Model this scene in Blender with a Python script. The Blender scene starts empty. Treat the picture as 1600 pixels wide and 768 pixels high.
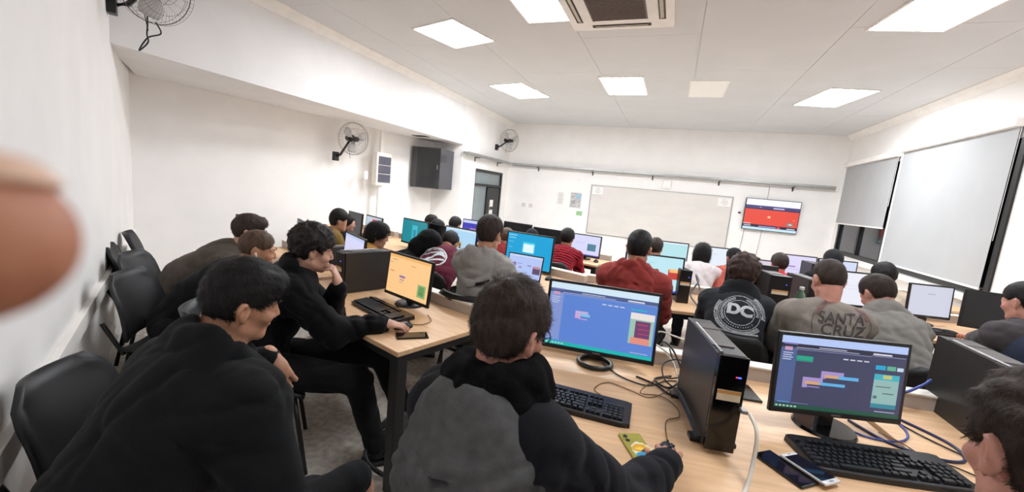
import bpy, bmesh, math, random
import numpy as np
from mathutils import Vector, Matrix
from mathutils.bvhtree import BVHTree
SC = bpy.context.scene
COL = SC.collection
R = math.radians
random.seed(7)

# ------------------------------------------------------------------ camera
EYE = 1.55
FPX, YAW, PITCH, ROLL = 640.0, 20.8, 7.9, 5.6
cam = bpy.data.cameras.new('camera')
cam.sensor_width = 36.0
cam.lens = 36.0 * FPX / 1600.0
cam.clip_start = 0.005
cam.clip_end = 60
cam.dof.use_dof = True
cam.dof.focus_distance = 2.6
cam.dof.aperture_fstop = 6.0
camo = bpy.data.objects.new('camera', cam)
COL.objects.link(camo)
_y, _p, _r = R(YAW), R(PITCH), R(ROLL)
fwd = Vector((-math.sin(_y) * math.cos(_p), math.cos(_y) * math.cos(_p), -math.sin(_p)))
rt0 = Vector((math.cos(_y), math.sin(_y), 0))
up0 = rt0.cross(fwd)
rt = rt0 * math.cos(_r) + up0 * math.sin(_r)
up = -rt0 * math.sin(_r) + up0 * math.cos(_r)
camo.matrix_world = Matrix(((rt.x, up.x, -fwd.x, 0), (rt.y, up.y, -fwd.y, 0), (rt.z, up.z, -fwd.z, EYE), (0, 0, 0, 1)))
SC.camera = camo

# ------------------------------------------------------------------ world, exposure
w = bpy.data.worlds.new('world')
SC.world = w
w.use_nodes = True
w.node_tree.nodes['Background'].inputs[0].default_value = (0.02, 0.025, 0.035, 1)   # night outside
w.node_tree.nodes['Background'].inputs[1].default_value = 0.3
SC.view_settings.view_transform = 'Standard'
SC.view_settings.look = 'None'
SC.view_settings.gamma = 1.0
SC.view_settings.use_curve_mapping = False
SC.view_settings.exposure = 0.05
PANEL_POWER = 50.0
SCREEN = 1.0
SC.cycles.max_bounces = 9
SC.cycles.diffuse_bounces = 8
SC.cycles.use_denoising = True

# ------------------------------------------------------------------ materials
def srgb(c):
    return tuple(((v / 255) / 12.92 if v / 255 <= 0.04045 else ((v / 255 + 0.055) / 1.055) ** 2.4) for v in c) + (1,)
MATS = {}
def mat(name, rgb, rough=0.6, metal=0.0, noise=0.0, nscale=20.0, bump=0.0, bscale=200.0, sheen=0.0, rgb2=None, stretch=None, alpha=None, spec=0.5, detail=4):
    if name in MATS: return MATS[name]
    m = bpy.data.materials.new(name); m.use_nodes = True
    nt = m.node_tree; b = nt.nodes['Principled BSDF']
    col = srgb(rgb)
    b.inputs['Base Color'].default_value = col
    b.inputs['Roughness'].default_value = rough
    b.inputs['Metallic'].default_value = metal
    b.inputs['Specular IOR Level'].default_value = spec
    if sheen: b.inputs['Sheen Weight'].default_value = sheen
    tc = nt.nodes.new('ShaderNodeTexCoord'); mp = nt.nodes.new('ShaderNodeMapping')
    nt.links.new(tc.outputs['Object'], mp.inputs[0])
    if stretch: mp.inputs['Scale'].default_value = stretch
    if noise or rgb2:
        n = nt.nodes.new('ShaderNodeTexNoise'); n.inputs['Scale'].default_value = nscale; n.inputs['Detail'].default_value = detail
        nt.links.new(mp.outputs[0], n.inputs['Vector'])
        rmp = nt.nodes.new('ShaderNodeValToRGB')
        c2 = srgb(rgb2) if rgb2 else tuple(min(1, v * (1 - noise)) for v in col[:3]) + (1,)
        c1 = col if rgb2 else tuple(min(1, v * (1 + noise)) for v in col[:3]) + (1,)
        rmp.color_ramp.elements[0].position = 0.35; rmp.color_ramp.elements[0].color = c2
        rmp.color_ramp.elements[1].position = 0.65; rmp.color_ramp.elements[1].color = c1
        nt.links.new(n.outputs[0], rmp.inputs[0]); nt.links.new(rmp.outputs[0], b.inputs['Base Color'])
    if bump:
        n2 = nt.nodes.new('ShaderNodeTexNoise'); n2.inputs['Scale'].default_value = bscale; n2.inputs['Detail'].default_value = 3
        nt.links.new(mp.outputs[0], n2.inputs['Vector'])
        bp = nt.nodes.new('ShaderNodeBump'); bp.inputs['Strength'].default_value = bump; bp.inputs['Distance'].default_value = 0.004
        nt.links.new(n2.outputs[0], bp.inputs['Height']); nt.links.new(bp.outputs[0], b.inputs['Normal'])
    if alpha is not None: b.inputs['Alpha'].default_value = alpha
    MATS[name] = m
    return m
def emat(name, rgb, strength):
    if name in MATS: return MATS[name]
    m = bpy.data.materials.new(name); m.use_nodes = True
    nt = m.node_tree; nt.nodes.clear()
    e = nt.nodes.new('ShaderNodeEmission'); o = nt.nodes.new('ShaderNodeOutputMaterial')
    e.inputs[0].default_value = srgb(rgb); e.inputs[1].default_value = strength
    nt.links.new(e.outputs[0], o.inputs[0])
    MATS[name] = m
    return m
def screen_mat():
    if 'screen_picture' in MATS: return MATS['screen_picture']
    m = bpy.data.materials.new('screen_picture'); m.use_nodes = True
    nt = m.node_tree; b = nt.nodes['Principled BSDF']
    b.inputs['Base Color'].default_value = (0.01, 0.01, 0.01, 1); b.inputs['Roughness'].default_value = 0.35
    a = nt.nodes.new('ShaderNodeAttribute'); a.attribute_name = 'picture'
    nt.links.new(a.outputs['Color'], b.inputs['Emission Color'])
    b.inputs['Emission Strength'].default_value = SCREEN
    MATS['screen_picture'] = m
    return m
WALL = mat('painted_wall', (241, 238, 235), 0.75, noise=0.02, nscale=3, bump=0.06, bscale=60)
CEIL = mat('ceiling_paint', (214, 215, 216), 0.85, noise=0.02, nscale=2)
SOFF = mat('soffit_paint', (232, 230, 229), 0.8, noise=0.02, nscale=3)
TRIM = mat('white_trim', (242, 238, 233), 0.5, noise=0.03, nscale=6)
FLOOR = mat('speckled_floor', (224, 216, 204), 0.5, rgb2=(184, 174, 163), nscale=26, detail=8, bump=0.04)
WOOD = mat('light_wood_laminate', (226, 187, 146), 0.42, rgb2=(212, 170, 128), nscale=5, stretch=(1.0, 9.0, 9.0), detail=8)
WOOD2 = mat('light_wood_edge', (196, 152, 110), 0.5, noise=0.06, nscale=9)
BLKM = mat('black_metal', (22, 22, 23), 0.45, noise=0.08, nscale=30)
BLKP = mat('black_plastic', (20, 20, 22), 0.38, noise=0.08, nscale=40)
BLKS = mat('satin_black_case', (46, 44, 44), 0.42, noise=0.05, nscale=12, bump=0.03, bscale=400)
GLOSS = mat('glossy_black_plastic', (10, 10, 12), 0.12, noise=0.05, nscale=30)
KEYM = mat('black_keycap', (28, 28, 31), 0.42, noise=0.08, nscale=60)
CHAIRM = mat('black_chair_shell', (20, 20, 21), 0.5, noise=0.1, nscale=25, bump=0.1, bscale=300)
CHAIRG = mat('dark_grey_chair_shell', (38, 37, 38), 0.5, noise=0.08, nscale=25, bump=0.1, bscale=300)
CHROME = mat('grey_metal_edge', (160, 160, 160), 0.3, metal=0.9)
GALV = mat('galvanised_steel', (178, 178, 176), 0.32, metal=0.85, noise=0.08, nscale=18)
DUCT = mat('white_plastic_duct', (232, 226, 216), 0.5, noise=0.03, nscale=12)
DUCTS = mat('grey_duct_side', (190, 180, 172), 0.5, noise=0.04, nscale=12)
LABEL = mat('paper_label', (226, 214, 190), 0.7, noise=0.04, nscale=60)
PAPER = mat('white_paper', (236, 232, 228), 0.8, noise=0.02, nscale=30)
INK = mat('grey_ink', (120, 116, 116), 0.8, noise=0.05)
WBOARD = mat('whiteboard_enamel', (216, 211, 205), 0.35, noise=0.035, nscale=1.6, stretch=(1, 1, 3))
ALU = mat('aluminium_edge', (150, 148, 146), 0.4, metal=0.6)
GLASSD = mat('dark_window_glass', (40, 44, 50), 0.08, noise=0.2, nscale=2)
FROST = mat('frosted_grey_glass', (128, 138, 140), 0.3, noise=0.06, nscale=2)
BLIND = mat('roller_blind_fabric', (172, 173, 174), 0.85, noise=0.02, nscale=3, bump=0.05, bscale=500)
FANW = mat('translucent_fan_blade', (190, 188, 186), 0.3, noise=0.04)
WIRE = mat('fan_cage_wire', (80, 74, 70), 0.45, metal=0.4, noise=0.04)
WCABLE = mat('white_cable', (226, 220, 210), 0.5, noise=0.03)
BCABLE = mat('black_cable', (18, 18, 20), 0.5, noise=0.05)
BLUEC = mat('blue_cable', (60, 76, 150), 0.5, noise=0.05)
BROWNC = mat('thin_brown_cable', (120, 92, 60), 0.5, noise=0.05)

# ------------------------------------------------------------------ object helpers
def link(name, me, m=None, parent=None, loc=(0, 0, 0), rot=(0, 0, 0)):
    o = bpy.data.objects.new(name, me); COL.objects.link(o)
    if m is not None and me is not None and hasattr(me, 'materials') and len(me.materials) == 0:
        for mm in (m if isinstance(m, (list, tuple)) else [m]): me.materials.append(mm)
    o.location = loc; o.rotation_euler = rot
    if parent: o.parent = parent
    return o
def tag(o, label=None, cat=None, group=None, kind=None):
    if label: o['label'] = label
    if cat: o['category'] = cat
    if group: o['group'] = group
    if kind: o['kind'] = kind
    return o
def thing(name, label, cat, loc=(0, 0, 0), rz=0.0, group=None):
    o = bpy.data.objects.new(name, None); COL.objects.link(o)
    o.location = loc; o.rotation_euler = (0, 0, rz)
    return tag(o, label, cat, group)
class MB:
    def __init__(s): s.bm = bmesh.new(); s.mi = 0
    def _fin(s, geom_faces):
        for f in geom_faces: f.material_index = s.mi
    def box(s, c, size, rot=None, bev=0.0, seg=2):
        M = Matrix.Translation(c) @ (rot.to_4x4() if rot is not None else Matrix.Identity(4)) @ Matrix.Diagonal((size[0], size[1], size[2], 1))
        n0 = set(s.bm.faces)
        r = bmesh.ops.create_cube(s.bm, size=1.0, matrix=M)
        if bev > 0:
            es = list({e for v in r['verts'] for e in v.link_edges})
            bmesh.ops.bevel(s.bm, geom=es, offset=bev, segments=seg, affect='EDGES', profile=0.6)
        if bev > 0 or s.mi: s._fin([f for f in s.bm.faces if f not in n0])
        return s
    def cyl(s, a, b, r1, r2=None, seg=12, caps=True):
        a = Vector(a); b = Vector(b); d = b - a
        M = Matrix.Translation((a + b) / 2) @ d.to_track_quat('Z', 'Y').to_matrix().to_4x4()
        n0 = set(s.bm.faces) if s.mi else ()
        bmesh.ops.create_cone(s.bm, cap_ends=caps, segments=seg, radius1=r1, radius2=r1 if r2 is None else r2, depth=d.length, matrix=M)
        if s.mi: s._fin([f for f in s.bm.faces if f not in n0])
        return s
    def sph(s, c, r, seg=16, scale=(1, 1, 1)):
        M = Matrix.Translation(c) @ Matrix.Diagonal((scale[0], scale[1], scale[2], 1))
        bmesh.ops.create_uvsphere(s.bm, u_segments=seg, v_segments=seg // 2, radius=r, matrix=M); return s
    def prism(s, pts, z0, z1):
        vb = [s.bm.verts.new((p[0], p[1], z0)) for p in pts]; vt = [s.bm.verts.new((p[0], p[1], z1)) for p in pts]
        fs = [s.bm.faces.new(vb[::-1]), s.bm.faces.new(vt)]
        for i in range(len(pts)):
            j = (i + 1) % len(pts); fs.append(s.bm.faces.new((vb[i], vb[j], vt[j], vt[i])))
        s._fin(fs); return s
    def quad(s, a, b, c, d):
        f = s.bm.faces.new([s.bm.verts.new(p) for p in (a, b, c, d)]); s._fin([f]); return s
    def tube(s, pts, r, seg=6, closed=False):
        P = [Vector(p) for p in pts]; n = len(P); rings = []
        for i, p in enumerate(P):
            if closed: t = P[(i + 1) % n] - P[i - 1]
            else: t = (P[min(i + 1, n - 1)] - P[max(i - 1, 0)])
            q = t.to_track_quat('Z', 'Y') if t.length > 1e-9 else Vector((0, 0, 1)).to_track_quat('Z', 'Y')
            rr = r[i] if isinstance(r, (list, tuple)) else r
            rings.append([s.bm.verts.new(p + q @ Vector((math.cos(2 * math.pi * k / seg) * rr, math.sin(2 * math.pi * k / seg) * rr, 0))) for k in range(seg)])
        fs = []
        m = n if closed else n - 1
        for i in range(m):
            A = rings[i]; B = rings[(i + 1) % n]
            # match ring starts
            off = min(range(seg), key=lambda o: (A[0].co - B[o].co).length)
            for k in range(seg):
                fs.append(s.bm.faces.new((A[k], A[(k + 1) % seg], B[(k + 1 + off) % seg], B[(k + off) % seg])))
        if not closed:
            fs.append(s.bm.faces.new(rings[0][::-1])); fs.append(s.bm.faces.new(rings[-1]))
        s._fin(fs); return s
    def mesh(s, name, smooth=False):
        bmesh.ops.recalc_face_normals(s.bm, faces=s.bm.faces)
        me = bpy.data.meshes.new(name); s.bm.to_mesh(me); s.bm.free()
        if smooth: me.shade_smooth()
        return me
    def build(s, name, m, parent=None, loc=(0, 0, 0), rot=(0, 0, 0), smooth=False):
        return link(name, s.mesh(name, smooth), m, parent, loc, rot)
def catmull(P, n=8, closed=False):
    P = [Vector(p) for p in P]; out = []; N = len(P)
    rng = range(N if closed else N - 1)
    for i in rng:
        g = lambda k: P[k % N] if closed else P[max(0, min(N - 1, k))]
        p0, p1, p2, p3 = g(i - 1), g(i), g(i + 1), g(i + 2)
        for t in range(n):
            t /= n
            out.append(0.5 * ((2 * p1) + (-p0 + p2) * t + (2 * p0 - 5 * p1 + 4 * p2 - p3) * t * t + (-p0 + 3 * p1 - 3 * p2 + p3) * t ** 3))
    if not closed: out.append(P[-1])
    return out
def cable(name, pts, r, m, label, cat='cable', group=None):
    o = MB().tube(catmull(pts, 8), r, 6).build(name, m, smooth=True)
    return tag(o, label, cat, group)
def copy_tree(o, parent=None):
    c = o.copy(); COL.objects.link(c)
    for k in ('label', 'group'):
        if parent is None and k in c: del c[k]
    c.parent = parent
    for ch in list(o.children): copy_tree(ch, c)
    return c

# ------------------------------------------------------------------ room
H = 3.26
XL, XR, YF = -4.25, 3.14, 10.35
SZ = 2.37                                     # underside of the soffit
wa = lambda x: 1.93 - 0.575 * (x + 4.2)        # the slanting rear wall runs along this line
CA = (-5.56, wa(-5.56)); CR = (XR, wa(XR))
NOOK = (-4.95, 7.75)                          # far end of the recess under the soffit
def vwall(name, p, q, z0, z1, th, m=WALL):
    p = Vector((p[0], p[1], 0)); q = Vector((q[0], q[1], 0)); d = (q - p); L = d.length; n = Vector((-d.y, d.x, 0)) / L
    o = MB().prism([p, q, q + n * th, p + n * th], z0, z1).build(name, m)
    return tag(o, kind='structure')
tag(MB().prism([(-5.9, -2.6), (3.6, -2.6), (3.6, 10.8), (-5.9, 10.8)], -0.1, 0.0).build('floor', FLOOR), kind='structure')
cei = tag(MB().prism([(-5.9, -2.6), (3.6, -2.6), (3.6, 10.8), (-5.9, 10.8)], H + 0.012, H + 0.11).build('ceiling', CEIL), kind='structure')
# ceiling boards with fine joints
def poly_clip(poly, a, b):
    out = []; a = Vector(a); n = Vector(b)
    for i in range(len(poly)):
        p, q = Vector(poly[i]), Vector(poly[(i + 1) % len(poly)])
        dp, dq = (p - a).dot(n), (q - a).dot(n)
        if dp >= 0: out.append(p)
        if dp * dq < 0: out.append(p + (q - p) * dp / (dp - dq))
    return out
bx, by = 1.22, 2.44
for i in range(-4, 3):
    for j in range(-1, 5):
        x0 = i * bx + 0.02; y0 = j * by - 0.2 + (0 if i % 2 else 1.22)
        P = [(max(x0, XL), max(y0, -2.4)), (min(x0 + bx - 0.004, XR), max(y0, -2.4)), (min(x0 + bx - 0.004, XR), min(y0 + by - 0.004, YF)), (max(x0, XL), min(y0 + by - 0.004, YF))]
        if P[1][0] - P[0][0] < 0.05 or P[2][1] - P[0][1] < 0.05: continue
        P = poly_clip(P, (0, wa(0)), (0.575, 1.0))
        if len(P) < 3: continue
        MB().prism(P, H, H + 0.0125).build('ceiling_board', CEIL, cei)
vwall('wall_front', (XR + 0.2, YF), (-5.2, YF), 0, H, -0.15)
vwall('wall_rear', CA, CR, 0, H, -0.15)
# left wall: door part, upper soffit face, recess behind it
DY0, DY1, DZ = 8.42, 10.02, 1.93
vwall('wall_left', (XL, NOOK[1]), (XL, DY0), 0, H, 0.70)
vwall('wall_left', (XL, DY1), (XL, YF), 0, H, 0.15)
vwall('wall_left', (XL, DY0), (XL, DY1), DZ, H, 0.15)
vwall('wall_left', CA, NOOK, 0, SZ + 0.05, 0.15)
tag(MB().prism([(XL, wa(XL) - 0.05), (XL, NOOK[1]), (-5.2, NOOK[1]), (-5.75, 2.9)], SZ, H).build('soffit', SOFF), kind='structure')
# right wall with two window openings
WY = [(5.70, 8.02), (8.16, 10.16)]; WZ0, WZ1 = 0.90, 2.55
vwall('wall_right', (XR, CR[1]), (XR, WY[0][0]), 0, H, -0.15)
vwall('wall_right', (XR, WY[0][1]), (XR, WY[1][0]), 0, H, -0.15)
vwall('wall_right', (XR, WY[1][1]), (XR, YF), 0, H, -0.15)
vwall('wall_right', (XR, WY[0][0]), (XR, WY[0][1]), 0, WZ0, -0.15)
vwall('wall_right', (XR, WY[1][0]), (XR, WY[1][1]), 0, WZ0, -0.15)
vwall('wall_right', (XR, WY[0][0]), (XR, WY[0][1]), WZ1, H, -0.15)
vwall('wall_right', (XR, WY[1][0]), (XR, WY[1][1]), WZ1, H, -0.15)
for n, (a, b) in enumerate(WY):
    wroot = bpy.data.objects.new('window_%d' % (n + 1), None); COL.objects.link(wroot); wroot.location = (XR + 0.04, (a + b) / 2, WZ0); tag(wroot, kind='structure')
    L = b - a; hh = WZ1 - WZ0
    f = MB()
    for yy in (-L / 2 + 0.035, 0, L / 2 - 0.035): f.box((0, yy, hh / 2), (0.06, 0.07, hh))
    for zz in (0.035, hh - 0.035): f.box((0, 0, zz), (0.058, L, 0.07))
    f.build('window_frame', BLKM, wroot)
    for s in (-1, 1): MB().box((0.01, s * L / 4, hh / 2), (0.008, L / 2 - 0.07, hh - 0.14)).build('pane', GLASSD, wroot)
tag(MB().box((XR - 0.07, 7.95, 0.865), (0.16, 4.6, 0.05), bev=0.008).build('window_sill', TRIM), kind='structure')
# black window framing that shows around the large blind
tag(MB().box((XR - 0.012, 6.86, 0.935), (0.02, 2.34, 0.06)).box((XR - 0.012, 5.70, 1.72), (0.02, 0.07, 1.64)).build('trim_3', BLKM), kind='structure')
# cornices, baseboards, rail
for n, (p, q) in enumerate([((XL + 0.0, wa(XL) + 0.05), (XL, YF)), ((XR, CR[1]), (XR, YF))]):
    s = 1 if n == 0 else -1
    m = MB(); pr = [(0, 0), (0, -0.10), (0.012, -0.10), (0.05, -0.05), (0.10, -0.012), (0.10, 0)]
    A = [m.bm.verts.new((p[0] + s * u, p[1], H + v)) for u, v in pr]; B = [m.bm.verts.new((q[0] + s * u, q[1], H + v)) for u, v in pr]
    for i in range(len(pr)): j = (i + 1) % len(pr); m.bm.faces.new((A[i], A[j], B[j], B[i]))
    m.bm.faces.new(A); m.bm.faces.new(B)
    tag(m.build('trim_%d' % (n + 1), TRIM), kind='structure')
def along_rear(x0, x1, z, h, t, name, m=TRIM, bev=0.004):
    p = Vector((x0, wa(x0), 0)); q = Vector((x1, wa(x1), 0)); d = (q - p); n = Vector((0.4985, 0.8669, 0))
    c = (p + q) / 2 + n * t / 2
    o = MB().box((0, 0, 0), (d.length, t, h), bev=bev).build(name, m, None, (c.x, c.y, z), (0, 0, math.atan2(d.y, d.x)))
    return tag(o, kind='structure')
along_rear(-5.5, 3.0, 0.66, 0.085, 0.03, 'trim_4')
along_rear(-5.5, 3.0, 0.05, 0.10, 0.015, 'baseboard_rear')
tag(MB().box((-0.55, YF - 0.009, 0.05), (7.3, 0.016, 0.1)).build('baseboard_front', TRIM), kind='structure')

# door in the left wall
dr = thing('door_1', None, None, (XL - 0.05, (DY0 + DY1) / 2, 0)); del_keys = [dr.pop(k) for k in ('label', 'category') if k in dr]; dr['kind'] = 'structure'
W = DY1 - DY0
fr = MB()
for yy in (-W / 2 + 0.03, W / 2 - 0.03, -0.02): fr.box((0, yy, (DZ - 0.42 if yy == -0.02 else DZ) / 2), (0.07, 0.06, DZ - 0.42 if yy == -0.02 else DZ))
fr.box((0, 0, DZ - 0.03), (0.072, W, 0.06)); fr.box((0, 0, DZ - 0.36), (0.072, W, 0.06))
fr.build('door_frame', BLKM, dr)
MB().box((-0.01, 0, DZ - 0.2), (0.01, W - 0.1, 0.28)).build('transom_pane', FROST, dr)
MB().box((-0.01, -W / 4 - 0.01, (DZ - 0.36) / 2), (0.01, W / 2 - 0.06, DZ - 0.4)).build('pane', FROST, dr)
lf = MB().box((0.0, W / 4, (DZ - 0.4) / 2 + 0.005), (0.04, W / 2 - 0.08, DZ - 0.42), bev=0.004).build('door_leaf', BLKM, dr)
MB().cyl((0.05, 0.1, 0.95), (0.05, 0.1, 1.15), 0.012).cyl((0.02, 0.1, 0.95), (0.055, 0.1, 0.95), 0.008).cyl((0.02, 0.1, 1.15), (0.055, 0.1, 1.15), 0.008).build('door_handle', CHROME, lf)
for z, hh in ((1.14, 0.17), (0.90, 0.15)):
    o = MB().box((0, 0, 0), (0.003, 0.2, hh)).build('paper_notice', PAPER, None, (XL - 0.0265, (DY0 + DY1) / 2 + W / 4 - 0.13, z))
    tag(o, 'small white paper notice taped on the black door, %s one' % ('upper' if z > 1 else 'lower'), 'notice')

# ceiling lights
LM = emat('light_diffuser', (244, 249, 255), PANEL_POWER)
LM2 = emat('light_diffuser_near', (244, 249, 255), PANEL_POWER * 0.80)      # the nearer fittings are weaker
def light_panel(x, y, sx, sy, rz, label):
    t = thing('ceiling_light', label, 'ceiling light', (x, y, H), rz, 'square led ceiling lights')
    f = MB()
    for s in (-1, 1): f.box((s * sx / 2, 0, -0.006), (0.02, sy + 0.02, 0.012)); f.box((0, s * sy / 2, -0.006), (sx - 0.02, 0.02, 0.0119))
    f.build('frame', TRIM, t)
    MB().box((0, 0, -0.006), (sx - 0.022, sy - 0.022, 0.007)).build('diffuser', LM if y > 5 else LM2, t)
light_panel(-2.65, 4.41, 0.66, 0.68, R(-17), 'square ceiling light nearest the left wall, above the left rows')
light_panel(-2.78, 6.98, 0.66, 0.94, R(-13), 'ceiling light near the left wall further from the camera')
light_panel(-0.95, 6.64, 0.62, 0.98, 0, 'middle ceiling light of the far row, nearest the whiteboard')
light_panel(-1.36, 3.86, 0.58, 0.66, 0, 'ceiling light beside the air conditioner, cut by the top frame edge')
light_panel(1.88, 7.24, 0.58, 1.0, R(11), 'ceiling light far right near the window blinds')
light_panel(1.72, 4.42, 0.58, 0.72, R(9), 'large ceiling light at the top right of the photo')
light_panel(0.9, 1.6, 0.60, 0.60, 0, 'ceiling light above the nearest right desk, over the camera')
t = thing('ceiling_light', 'unlit square ceiling panel among the lit ones', 'ceiling light', (0.22, 6.8, H))
MB().box((0, 0, -0.004), (0.50, 0.92, 0.008)).build('frame', TRIM, t)
MB().box((0, 0, -0.007), (0.46, 0.88, 0.006)).build('diffuser', mat('unlit_diffuser', (250, 248, 244), 0.6, noise=0.02), t)
# ceiling cassette air conditioner
ac = thing('air_conditioner', 'white cassette air conditioner in the ceiling with brown grille', 'air conditioner', (-0.72, 3.92, H))
MB().box((0, 0, -0.015), (0.98, 0.98, 0.03), bev=0.012).build('cover', TRIM, ac)
g = MB(); [g.box((0, -0.24 + k * 0.024, -0.034), (0.5, 0.010, 0.008)) for k in range(21)]
for xx in (-0.25, 0.25): g.box((xx, 0, -0.034), (0.012, 0.5, 0.009))
g.box((0, 0, -0.031), (0.5, 0.5, 0.003))
g.build('intake_grille', mat('dusty_brown_grille', (112, 100, 92), 0.7, noise=0.1, nscale=30), ac)
for k in range(4):
    a = k * math.pi / 2
    o = MB().box((0, 0.385, -0.0315), (0.56, 0.06, 0.004)).build('air_slot', mat('dark_slot', (60, 50, 44), 0.6, noise=0.1), ac, rot=(0, 0, a))
    MB().box((0, 0.385, -0.035), (0.5, 0.035, 0.004), rot=Matrix.Rotation(0.25, 3, 'X')).build('louvre', mat('cream_louvre', (192, 182, 166), 0.6, noise=0.05), o)

# cable tray along left wall and front wall
TZ = 2.19
def tray_run(p, q, name, label):
    p = Vector(p); q = Vector(q); d = q - p; L = d.length; a = math.atan2(d.y, d.x)
    t = thing(name, label, 'cable tray', ((p.x + q.x) / 2, (p.y + q.y) / 2, TZ), a)
    m = MB()
    m.box((0, 0.055, 0), (L, 0.10, 0.004)); m.box((0, 0.004, 0.02), (L, 0.003, 0.045)); m.box((0, 0.106, 0.02), (L, 0.003, 0.045))
    m.tube([(-L / 2, 0.02, -0.02), (L / 2, 0.02, -0.02)], 0.011, 8)
    m.build('channel', GALV, t)
    n = max(2, int(L / 1.3))
    for k in range(n):
        x = -L / 2 + (k + 0.5) * L / n
        MB().box((x, 0.075, -0.03), (0.03, 0.13, 0.02)).box((x, 0.135, -0.07), (0.03, 0.01, 0.10)).build('bracket', BLKS, t)
tray_run((XL + 0.145, 7.7, 0), (XL + 0.145, YF - 0.145, 0), 'cable_tray', 'galvanised steel cable tray on the left wall above the door')
tray_run((XL + 0.145, YF - 0.145, 0), (XR - 0.14, YF - 0.145, 0), 'cable_tray', 'long galvanised steel cable tray across the front wall above the whiteboard')

# whiteboard
wb = thing('whiteboard', 'wide whiteboard on the front wall with taped sheets in its top corners', 'whiteboard', (-0.38, YF - 0.002, 1.24))
bw, bh = 3.16, 1.20
wrot = 0.0
MB().box((0, -0.01, 0), (bw, 0.018, bh)).build('board', WBOARD, wb)
f = MB()
for s in (-1, 1): f.box((s * bw / 2, -0.012, 0), (0.014, 0.026, bh + 0.014)); f.box((0, -0.012, s * bh / 2), (bw, 0.0255, 0.012))
f.build('frame', ALU, wb)
MB().box((0, -0.045, -bh / 2), (1.2, 0.06, 0.012)).build('pen_ledge', ALU, wb)
for s, ww in ((-1, 0.26), (1, 0.26)):
    o = MB().box((0, 0, 0), (ww, 0.002, 0.2)).build('paper_sheet', PAPER, None, (-0.38 + s * (bw / 2 - 0.16), YF - 0.0225, 1.24 + bh / 2 - 0.13))
    tag(o, 'white printed sheet in the %s top corner of the whiteboard' % ('left' if s < 0 else 'right'), 'paper')
    m = MB()
    for k in range(4): m.box((0.01 * (k % 2), -0.0015, 0.06 - k * 0.035), (0.09 + 0.03 * (k % 3), 0.001, 0.006))
    for e in ((0, -0.098, ww, 0.004), (0, 0.098, ww, 0.003)): m.box((e[0], -0.0015, e[1]), (e[2], 0.001, e[3]))
    m.build('print', INK, o)
# papers on the front wall
def wall_sheet(x, z, ww, hh, m, label, kind, lines=0):
    o = MB().box((0, 0, 0), (ww, 0.003, hh)).build(kind, m, None, (x, YF - 0.002, z)); tag(o, label, kind.replace('_', ' '))
    if lines:
        mm = MB()
        for k in range(lines): mm.box((0, -0.002, hh * 0.42 - k * hh * 0.84 / lines), (ww * (0.55 + 0.2 * ((k * 7) % 3) / 2), 0.001, hh * 0.02))
        mm.build('print', INK, o)
    return o
wall_sheet(-2.73, 1.42, 0.20, 0.34, PAPER, 'narrow white text notice on the front wall, left of the picture poster', 'notice', 9)
po = wall_sheet(-2.33, 1.42, 0.30, 0.40, mat('poster_paper', (214, 212, 212), 0.6, noise=0.03), 'picture poster with grey and pale blue print left of the whiteboard', 'poster')
m = MB(); m.box((0, -0.002, 0), (0.26, 0.001, 0.36)); m.build('picture', mat('poster_print', (150, 146, 146), 0.7, rgb2=(212, 208, 206), nscale=9, detail=3, stretch=(1, 1, 2.4)), po)
MB().box((0.06, -0.003, 0.1), (0.12, 0.001, 0.12)).build('blue_patch', mat('poster_blue', (150, 186, 206), 0.7, noise=0.06), po)
wall_sheet(-2.20, 1.10, 0.15, 0.11, mat('green_card', (146, 190, 140), 0.7, noise=0.05), 'small green card under the picture poster', 'card')
wall_sheet(-2.30, 1.93, 0.12, 0.05, PAPER, 'small white strip label left of the whiteboard, below the cable tray', 'paper label')
wall_sheet(-3.72, 1.16, 0.10, 0.10, mat('outlet_white', (214, 208, 204), 0.5, noise=0.03), 'white wall socket right of the door, left one of the row', 'socket')
wall_sheet(-3.52, 1.16, 0.10, 0.10, MATS['outlet_white'], 'white wall socket right of the door, right one of the row', 'socket')
ap = thing('access_point', 'square white wireless access point above the whiteboard', 'router', (-0.22, YF - 0.0, 1.995))
MB().box((0, -0.025, 0), (0.19, 0.045, 0.19), bev=0.02, seg=3).build('cover', TRIM, ap)
MB().box((0, -0.049, -0.05), (0.03, 0.003, 0.006)).build('status_light', INK, ap)
sw = MB().box((0, 0, 0), (0.02, 0.09, 0.14), bev=0.004).build('light_switch', TRIM, None, (XL + 0.011, 8.05, 1.18)); tag(sw, 'white light switch on the wall left of the door', 'switch')

# tv on the front wall
tv = thing('television', 'flat television on the front wall showing a red picture', 'television', (1.97, YF - 0.06, 1.52), R(2))
def picture(name, w_, h_, rects, parent, y, z=0.0, base=(240, 240, 245), tilt=0.0, step=0.0004):
    verts = []; faces = []; cols = []
    allr = [(0, 0, 1, 1, base)] + list(rects)
    for i, (x0, y0, x1, y1, c) in enumerate(allr):
        yy = y - (i > 0) * step - i * step * 0.12
        b = len(verts)
        verts += [((x0 - .5) * w_, yy, (y0 - .5) * h_ + z), ((x1 - .5) * w_, yy, (y0 - .5) * h_ + z), ((x1 - .5) * w_, yy, (y1 - .5) * h_ + z), ((x0 - .5) * w_, yy, (y1 - .5) * h_ + z)]
        faces.append((b, b + 1, b + 2, b + 3)); cols += [srgb(c)] * 4
    me = bpy.data.meshes.new(name); me.from_pydata(verts, [], faces)
    at = me.color_attributes.new('picture', 'FLOAT_COLOR', 'CORNER')
    at.data.foreach_set('color', np.array(cols, dtype=np.float32).ravel())
    return link(name, me, screen_mat(), parent)
MB().box((0, 0.0, 0), (1.04, 0.05, 0.68), bev=0.006).build('housing', BLKP, tv)
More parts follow.
